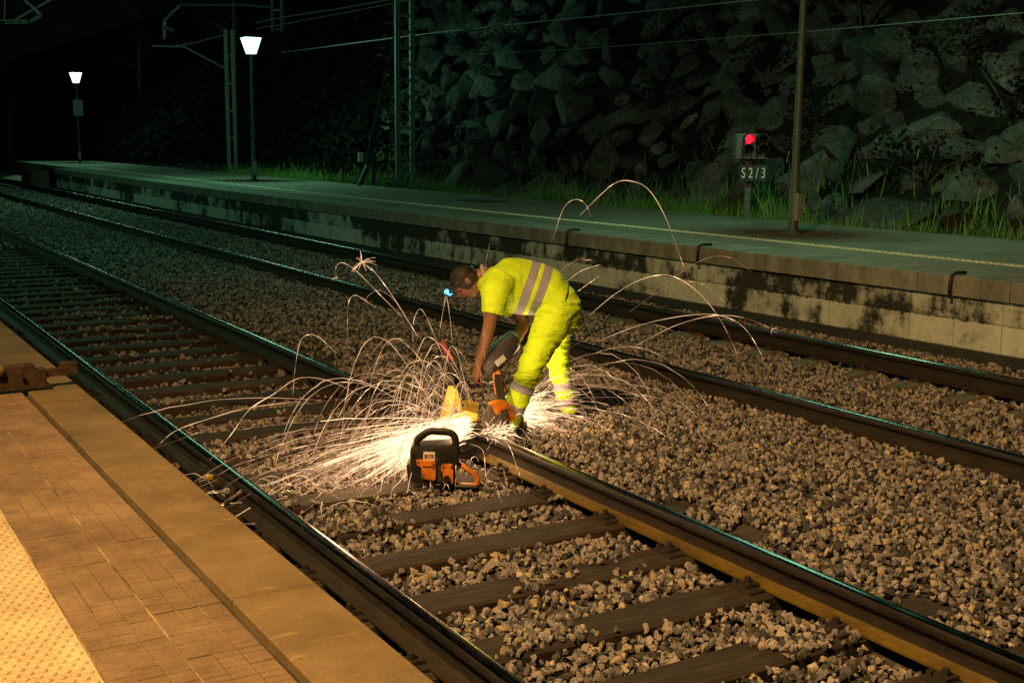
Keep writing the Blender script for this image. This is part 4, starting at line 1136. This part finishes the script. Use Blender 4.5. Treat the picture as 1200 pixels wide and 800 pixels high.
# ------------------------------------------------------------------ RAIL SAW held by the worker
cutp = np.array([XB,CUT_Y,0.0])
saw = empty('rail_saw', (XB,CUT_Y,.15), 'black and orange motor saw in the worker\'s hands cutting the rail', 'power saw')
dS = 8.16
px_ = lambda d: (lambda a,b: W(a,b,d))
b=MB(); px_prism(b,[(563,430),(572,414),(584,401),(598,391),(608,396),(606,410),(596,425),(584,437),(571,443)],px_(dS+.02),FV*.20); b.build('engine_body',M['black'],saw,bevel=.018,smooth=True,autos=.5)
b=MB(); px_prism(b,[(579,424),(590,415),(594,421),(583,430)],px_(dS+.008),FV*.02); b.build('engine_plate',M['galv'],saw,bevel=.003)
b=MB(); b.tube([W(564,434,8.16),W(560,440,8.18),W(562,446,8.22),W(570,449,8.28),W(580,445,8.34)],.013,10); b.build('front_handle',M['black'],saw,smooth=True)
b=MB(); b.tube([W(606,395,8.34),W(608,405,8.40),W(602,413,8.46),W(592,418,8.42),W(588,420,8.34)],.014,10); b.build('rear_handle',M['black'],saw,smooth=True)
dc = np.array([XB+.04,CUT_Y-.002,.10])
vs=[];fs=[]
b=MB(); b.tube([dc-np.array([0,.002,0]),dc+np.array([0,.002,0])],.112,40); M['disc']=mottled('abrasive_disc',(.05,.045,.04),(.11,.09,.07),20,.7); b.build('cutting_disc',M['disc'],saw)
# guard: orange half shell over the disc
vs=[];fs=[];ng_=22
for i in range(ng_+1):
    q=-.05*PI+.70*PI*i/ng_
    for r_,yy_ in ((.04,-.024),(.122,-.024),(.13,0),(.122,.024),(.04,.024)): vs.append((dc[0]+r_*math.cos(q),dc[1]+yy_,dc[2]+r_*math.sin(q)))
for i in range(ng_):
    for a_ in range(4): fs.append((i*5+a_,i*5+a_+1,(i+1)*5+a_+1,(i+1)*5+a_))
b=MB(); b.add(vs,fs); o=b.build('blade_guard',M['orange'],saw); sd=o.modifiers.new('t','SOLIDIFY'); sd.thickness=.004
b=MB(); b.bar(dc+np.array([.02,-.05,.02]),W(582,432,dS+.05),.05,.06); b.build('drive_arm',M['steel_dark'],saw,bevel=.006)
b=MB(); px_prism(b,[(577,438),(585,434),(594,455),(588,467),(580,462)],px_(dS-.06),FV*.05); b.build('side_guard',M['orange'],saw,bevel=.005)
# red guide arm on the far side of the rail
dG=depth_of(onz(530,480,0))+.12
b=MB(); px_prism(b,[(514,402),(520,400),(531,418),(530,424),(523,419)],px_(dG),FV*.05); b.build('guide_grip',M['red'],saw,bevel=.006)
b=MB(); b.tube([W(524,420,dG+.02),W(530,438,dG+.02),W(548,452,dG-.02),W(566,452,dS)],.016,10); b.build('guide_arm',M['black'],saw,smooth=True)
b=MB(); b.tube([W(526,404,dG+.03),W(540,425,dG+.03),W(534,450,dG+.03)],.02,8); b.build('guide_link',M['black'],saw,smooth=True)

# yellow rail clamp
pc=onz(535,489,0); dC=depth_of(pc)-.27; yc=7.28
cl=empty('rail_clamp',(XB,yc,0),'yellow steel saw clamp gripping the rail head left of the cut','clamp')
Pc=px_(dC-.03)
b=MB(); px_prism(b,[(514.5,491),(525,452),(531,452),(534,462),(529,492),(522,494)],Pc,FV*.03); b.build('clamp_plate',M['yellow'],cl,bevel=.005)
b=MB(); px_prism(b,[(531,453),(536,457),(543,484),(541,492),(536,491),(530,470)],px_(dC+.03),FV*.03); b.build('clamp_plate',M['yellow'],cl,bevel=.005)
b=MB(); px_prism(b,[(529,487),(545,481),(560,485),(559,493),(546,497),(532,499)],px_(dC-.05),FV*.36); b.build('clamp_block',M['yellow'],cl,bevel=.006)
b=MB(); b.tube([W(520,492,dC-.05),W(526,494,dC-.05)],.02,8); b.build('clamp_screw',M['steel_dark'],cl)

# ------------------------------------------------------------------ SAW standing on the ballast
gp=onz(520,569,-.145); dQ=depth_of(gp)
gs=empty('power_saw',tuple(gp),'orange and black petrol saw without blade standing on a sleeper','power saw')
# sits square to the camera's view: side face nearest the camera
Q=px_(dQ-.02); zo=470; 
def zq(pts): return [(470+x/10,495+y/10) for x,y in pts]
b=MB(); px_prism(b,zq([(100,310),(160,300),(650,270),(665,420),(650,560),(630,720),(560,730),(100,715)]),Q,FV*.20); b.build('crankcase',M['black'],gs,bevel=.016,smooth=True,autos=.5)
b=MB(); px_prism(b,zq([(60,500),(105,470),(105,700),(80,690)]),px_(dQ+.03),FV*.12); b.build('muffler',M['black'],gs,bevel=.008)
b=MB(); px_prism(b,zq([(180,438),(405,455),(412,500),(405,660),(390,690),(240,655),(235,530),(185,500)]),px_(dQ-.045),FV*.03); cov=b.build('side_cover',M['orange'],gs,bevel=.006)
b=MB(); px_prism(b,zq([(470,492),(600,490),(612,560),(610,725),(490,715),(488,590),(466,560)]),px_(dQ-.042),FV*.03); b.build('rear_cover',M['orange'],gs,bevel=.006)
b=MB(); px_prism(b,zq([(425,505),(470,515),(478,700),(425,690)]),px_(dQ-.03),FV*.02); b.build('recess_panel',M['board'],gs,bevel=.003)
b=MB(); c_=Q(*zq([(538,645)])[0]); b.tube([c_-FV*.04,c_-FV*.02],.021,18); b.build('filler_cap',M['black'],gs,bevel=.002)
b=MB(); 
for i in range(7):
    x=425+i*25; px_prism(b,zq([(x,335),(x+12,335),(x+12,480),(x,480)]),px_(dQ-.030),FV*.015)
b.build('cooling_fins',M['steel_dark'],gs)
hp=zq([(185,310),(182,225),(215,175),(330,105),(430,105),(570,118),(632,180),(640,300),(632,500)])
b=MB(); rs=resample([(W(a,c2,dQ+.055),.014,.022) for a,c2 in hp],40); b.loft(rs,seg=12); b.build('top_handle',M['black'],gs,smooth=True)
# rear handle: triangular loop
rp=zq([(640,480),(720,505),(830,580),(895,640),(895,720),(840,735),(720,725),(640,715)])
b=MB(); b.loft([(W(a,c2,dQ+.06),.022,w_) for (a,c2),w_ in zip(rp,(.016,.016,.015,.016,.018,.012,.012,.012))],seg=12); b.build('rear_handle',M['orange'],gs,smooth=True)
b=MB(); px_prism(b,zq([(560,738),(900,752),(885,768),(560,756)]),px_(dQ+.0),FV*.12); b.build('base_foot',M['soil'],gs,bevel=.004)
b=MB(); px_prism(b,zq([(262,340),(398,345),(392,445),(258,438)]),px_(dQ-.024),FV*.004); lb=b.build('warning_label',M['white'],gs)
for (bx_,by_) in ((205,455),(385,475),(260,640),(385,668),(500,510),(590,510),(505,700),(590,700),(130,345),(130,680)):
    b=MB(); c_=Q(*zq([(bx_,by_)])[0]); b.tube([c_-FV*.029,c_-FV*.018],.0055,7); b.build('screw',M['steel_dark'],gs)
b=MB(); rs=[W(*zq([q_])[0],dQ-.018) for q_ in ((640,590),(560,610),(470,540),(430,470),(410,400))]; b.tube(rs,.006,6); b.build('fuel_hose',M['board'],gs,smooth=True)
b=MB(); px_prism(b,zq([(275,372),(382,376),(378,425),(273,420)]),px_(dQ-.0255),FV*.002); b.build('label_print',M['red'],lb)
for yy_ in (386,400,412):
    b=MB(); px_prism(b,zq([(300,yy_),(365,yy_+2),(365,yy_+6),(300,yy_+4)]),px_(dQ-.0265),FV*.0015); b.build('label_text',M['white'],lb)
faceR = Matrix(((RV[0],0,-FV[0],0),(RV[1],0,-FV[1],0),(0,1,0,0),(0,0,0,1)))
text_mesh('Husqvarna',.022,'lettering',M['board'],cov,tuple(px_(dQ-.0475)(*zq([(312,515)])[0])),faceR,.001,width=.062,shear=.2)

# ------------------------------------------------------------------ SPARKS
M['sp0']=emit('spark_white',(1.0,.64,.33),2.7,False); M['sp1']=emit('spark_hot',(1.0,.56,.29),1.15,False); M['sp2']=emit('spark_cool',(1.0,.46,.22),.42,False)
O=np.array([XB-.06,CUT_Y+.02,.02])
def fly(p0,v0,t0,t1,drag=1.6,n=12,bounce=True,g=9.8):
    p=np.array(p0,float); v=np.array(v0,float); dt=.008; t=0; out=[]; nextt=t0; step=(t1-t0)/(n-1)
    while t<=t1+dt:
        if t>=nextt-1e-9 and len(out)<n: out.append(p.copy()); nextt+=step
        v=v-(np.array([0,0,g])+drag*v)*dt; p=p+v*dt; t+=dt
        if p[2]<-.17 and v[2]<0:
            if not bounce: break
            v=v*np.array([.45,.45,-.32]); p[2]=-.17; bounce=False
    return out
sL=MB(); sR_=MB()
def streak(mb,pts,r,mi,kink=True):
    """one spark trail: tapers, flickers between hot and cool, sometimes bursts at its end"""
    if len(pts)<3: return
    n=len(pts); k0=rq.uniform(0,6.28)
    if kink: pts=[p+np.array([rq.gauss(0,.0022),rq.gauss(0,.0022),rq.gauss(0,.0022)])*(i>0) for i,p in enumerate(pts)]
    rs=[r*(.30+.70*math.sin(PI*min(1,(i+.6)/n))**.7)*(.8+.35*math.sin(k0+i*1.1)) for i in range(n)]
    f0=len(mb.mi); mb.tube(pts,rs,4,mi,caps=False)
    for i in range(n-1):
        q=mi
        if mi<2 and i>n*.7 and rq.random()<.6: q=mi+1
        elif mi>0 and rq.random()<.10: q=mi-1
        for c_ in range(4): mb.mi[f0+i*4+c_]=q
    L=np.linalg.norm(pts[-1]-pts[0])
    if L>.25 and rq.random()<.16:
        for _ in range(rq.randint(3,6)):
            d_=np.array([rq.gauss(0,1),rq.gauss(0,1),rq.gauss(-.2,1)]); d_/=np.linalg.norm(d_); l_=rq.uniform(.015,.05)
            mb.tube([pts[-1],pts[-1]+d_*l_*.5,pts[-1]+d_*l_-np.array([0,0,.006])],[r*.7,r*.6,r*.2],3,1,caps=False)
rq=random.Random(3)
rg=random.Random(11)
# dense fan along -X, low over the ballast
for i in range(460):
    sp=rg.uniform(2.2,8.0); az=rg.gauss(-.03,.13); el=rg.gauss(-.04,.08)
    v=np.array([-math.cos(az)*math.cos(el),math.sin(az),math.sin(el)])*sp
    t0=rg.uniform(0,.13); fly_t=rg.uniform(.03,.12)
    pts_=fly(O+np.array([rg.uniform(-.12,.02),rg.gauss(0,.02),rg.gauss(.05,.03)]),v,t0,t0+fly_t,1.0,7,False)
    d=np.linalg.norm(pts_[0]-O) if pts_ else 1
    streak(sL,pts_,rg.uniform(.0009,.0021)*(1.3 if d<.5 else .75),0 if d<.6 else (1 if rg.random()<.45 else 2))
# core of the jet
for i in range(420):
    sp=rg.uniform(3.5,7); az=rg.gauss(-.06,.075); el=rg.gauss(-.10,.075)
    v=np.array([-math.cos(az),math.sin(az),math.sin(el)])*sp; t0=rg.uniform(0,.045)
    streak(sL,fly(O+np.array([-.05,rg.gauss(0,.025),rg.gauss(.07,.03)]),v,t0,t0+rg.uniform(.03,.075),.6,6,False),rg.uniform(.0018,.0038),0)
# long low flights to the left
for i in range(64):
    sp=rg.uniform(4,8.4); az=rg.gauss(.0,.2); el=rg.uniform(-.03,.33)
    v=np.array([-math.cos(az)*math.cos(el),math.sin(az)*math.cos(el),math.sin(el)])*sp; t0=rg.uniform(.02,.22)
    streak(sL,fly(O,v,t0,t0+rg.uniform(.08,.3),1.7,14),rg.uniform(.0009,.0018),1 if rg.random()<.3 else 2)
# fountains of curling arcs to the left
for i in range(120):
    sp=rg.uniform(2.2,5.6); az=rg.gauss(.25,.55); el=rg.uniform(.35,1.25)
    v=np.array([-math.cos(az)*math.cos(el)*.8,math.sin(az)*math.cos(el)*.8,math.sin(el)])*sp; t0=rg.uniform(.02,.12)
    streak(sL,fly(O+np.array([-rg.uniform(0,.35),rg.gauss(0,.08),.02]),v,t0,t0+rg.uniform(.3,.75),2.6,22),rg.uniform(.0012,.0024),1 if rg.random()<.65 else 2)
# small bouncing curls near the ground
for i in range(60):
    p0=np.array([rg.uniform(1.9,3.6),CUT_Y+rg.gauss(-.05,.28),-.16]); v=np.array([rg.gauss(-.8,.6),rg.gauss(0,.7),rg.uniform(.6,1.8)])
    streak(sL,fly(p0,v,0,rg.uniform(.12,.3),1.5,12),rg.uniform(.001,.002),1)
# fine sparks thrown every way right at the cut
for i in range(130):
    a=rg.uniform(0,6.28); el=rg.uniform(-.3,1.2); sp=rg.uniform(.6,2.2)
    v=np.array([math.cos(a)*math.cos(el),math.sin(a)*math.cos(el)-.35,math.sin(el)])*sp
    streak(sL,fly(np.array([XB+rg.uniform(-.08,.10),CUT_Y-.05+rg.gauss(0,.03),rg.uniform(0,.06)]),v,rg.uniform(0,.02),rg.uniform(.03,.075),1.5,8),rg.uniform(.001,.0022),0 if rg.random()<.5 else 1)
# spray deflected to the right behind the legs
OR=np.array([XB+.34,CUT_Y+.42,-.03])
for i in range(320):
    sp=rg.uniform(1.2,5.0); az=rg.gauss(.30,.25); el=rg.gauss(.20,.26)
    v=np.array([math.cos(az)*math.cos(el),math.sin(az)*math.cos(el),math.sin(el)])*sp; t0=rg.uniform(0,.14)
    pts_=fly(OR+np.array([rg.uniform(-.05,.2),rg.gauss(0,.05),rg.gauss(.02,.04)]),v,t0,t0+rg.uniform(.03,.1),1.2,7)
    streak(sR_,pts_,rg.uniform(.0013,.0026),0 if t0<.05 else 1)
for i in range(92):
    sp=rg.uniform(1.8,6.2); az=rg.gauss(.08,.45); el=rg.uniform(.08,.80)
    v=np.array([math.cos(az)*math.cos(el),math.sin(az)*math.cos(el),math.sin(el)])*sp; t0=rg.uniform(.04,.22)
    streak(sR_,fly(OR,v,t0,t0+rg.uniform(.2,.55),1.7,20),rg.uniform(.0008,.0018),1 if rg.random()<.45 else 2)
for i in range(190):
    sp=rg.uniform(1.0,3.2); az=rg.gauss(.25,.20); el=rg.gauss(.22,.22)
    v=np.array([math.cos(az)*math.cos(el),math.sin(az)*math.cos(el),math.sin(el)])*sp; t0=rg.uniform(0,.08)
    streak(sR_,fly(OR+np.array([rg.uniform(-.08,.12),rg.gauss(0,.05),rg.gauss(.03,.04)]),v,t0,t0+rg.uniform(.02,.07),1.2,6),rg.uniform(.0015,.0034),0)
# the tallest arcs, laid out where they fly
def arc(pxs,d0,d1,r,mi,mb,n=26):
    k=len(pxs); P_=[W(a,b_,d0+(d1-d0)*i/(k-1)) for i,(a,b_) in enumerate(pxs)]
    streak(mb,[q[0] for q in resample([(p,1,1) for p in P_],n)],r,mi,False)
arc([(648,280),(660,245),(673,234),(685,238),(692,252)],8.8,8.9,.0018,1,sR_)
arc([(680,252),(700,232),(720,215),(738,212),(760,222),(780,255),(795,295),(808,330)],8.9,9.5,.0026,1,sR_)
arc([(690,370),(720,345),(750,328),(780,322),(805,332),(830,355),(850,385),(866,420)],8.6,8.9,.0024,1,sR_)
arc([(760,345),(800,318),(830,302),(855,302),(880,318)],8.8,9.2,.0018,2,sR_)
arc([(738,365),(775,340),(810,330),(835,340),(855,362)],8.8,9.2,.0018,2,sR_)
arc([(745,405),(790,382),(835,370),(870,372),(905,385)],8.5,8.6,.0018,1,sR_)
arc([(700,400),(760,378),(830,368),(870,382),(895,420)],8.5,8.6,.0020,1,sR_)
arc([(650,325),(664,312),(680,303),(690,305)],8.7,8.7,.0018,2,sR_)
arc([(664,330),(680,318),(700,311),(705,312)],8.7,8.8,.0020,1,sR_)
arc([(676,342),(690,332),(703,323)],8.7,8.8,.0020,1,sR_)
arc([(568,330),(570,305),(574,284)],8.3,8.3,.0016,2,sL)
arc([(568,420),(567,370),(568,335)],8.0,8.0,.0012,2,sL)
arc([(490,395),(462,350),(440,320),(424,306)],7.9,7.9,.0020,1,sL)
for a in range(18):                                             # bursting spark
    q=rg.uniform(0,6.28); L=rg.uniform(8,18); arc([(424,307),(424+L*.6*math.cos(q),307+L*.6*math.sin(q)),(424+L*math.cos(q),307+L*math.sin(q)+2)],7.9,7.9,.0016,1,sL,5)
arc([(470,370),(440,340),(418,318),(402,308),(394,312),(394,325)],7.9,7.9,.0018,1,sL)
arc([(480,380),(465,355),(450,342),(440,341),(428,352),(424,380)],7.9,7.9,.0018,2,sL)
arc([(440,360),(425,350),(415,346),(408,356),(407,388)],7.9,7.9,.0018,1,sL)
arc([(520,420),(510,395),(500,372),(492,362),(485,375),(484,400)],7.9,7.9,.0016,1,sL)
arc([(530,400),(527,370),(523,347),(520,360),(515,390),(512,420)],7.9,7.9,.0016,1,sL)
arc([(392,412),(375,396),(362,392),(352,400),(346,430),(343,466)],7.2,7.0,.0018,1,sL)
arc([(420,462),(385,446),(350,443),(320,462),(292,480),(270,510),(245,540)],7.0,6.3,.0018,1,sL)
arc([(350,470),(290,478),(240,492),(205,505),(182,525)],6.6,5.4,.0020,1,sL)
arc([(545,502),(575,505),(595,520),(605,545),(612,565)],6.6,6.3,.0018,1,sL)
arc([(550,520),(566,528),(570,560),(580,566),(588,590)],6.5,6.3,.0016,1,sL)
arc([(430,520),(418,545),(412,555),(400,560),(390,575),(376,578)],6.3,6.0,.0016,1,sL)
for mb_,lab in ((sL,'bright shower of sparks spraying left from the rail cut'),(sR_,'spray of sparks arching right behind the legs of the worker')):
    o=mb_.build('sparks',[M['sp0'],M['sp1'],M['sp2']],fixn=False); tag(o,lab,'sparks',None,'stuff')
# the burning cut gives off light
point('spark_glow',tuple(O+np.array([-.16,-.06,.16])),15,(1,.58,.27),.06)
point('spark_glow',(2.9,CUT_Y-.05,.10),20,(1,.58,.27),.15)
point('spark_glow',tuple(OR+np.array([.28,.06,.18])),24,(1,.58,.27),.08)

# ------------------------------------------------------------------ sky and moonlight
w=bpy.data.worlds.new('World'); scene.world=w; w.use_nodes=True; nt=w.node_tree
bg=nt.nodes['Background']; sk=nt.nodes.new('ShaderNodeTexSky'); sk.sky_type='NISHITA'; sk.sun_disc=False; sk.sun_elevation=math.radians(4); sk.sun_rotation=math.radians(200)
nt.links.new(sk.outputs[0],bg.inputs[0]); bg.inputs[1].default_value=.0004
sl=bpy.data.lights.new('moon','SUN'); sl.energy=.004; sl.angle=math.radians(.5); sl.color=(.8,.88,1)
so=bpy.data.objects.new('moon',sl); COL.objects.link(so); so.rotation_euler=(math.radians(50),0,math.radians(160))

vs_=scene.view_settings; vs_.view_transform='Standard'; vs_.look='None'; vs_.exposure=0; vs_.gamma=1; vs_.use_curve_mapping=False
scene.render.engine='CYCLES'
scene.cycles.use_denoising=False
try: scene.cycles.denoiser='OPENIMAGEDENOISE'
except Exception: pass
scene.cycles.max_bounces=5; scene.cycles.diffuse_bounces=3; scene.cycles.glossy_bounces=3; scene.cycles.transmission_bounces=2
scene.cycles.sample_clamp_indirect=1.2; scene.cycles.sample_clamp_direct=5; scene.cycles.use_light_tree=True
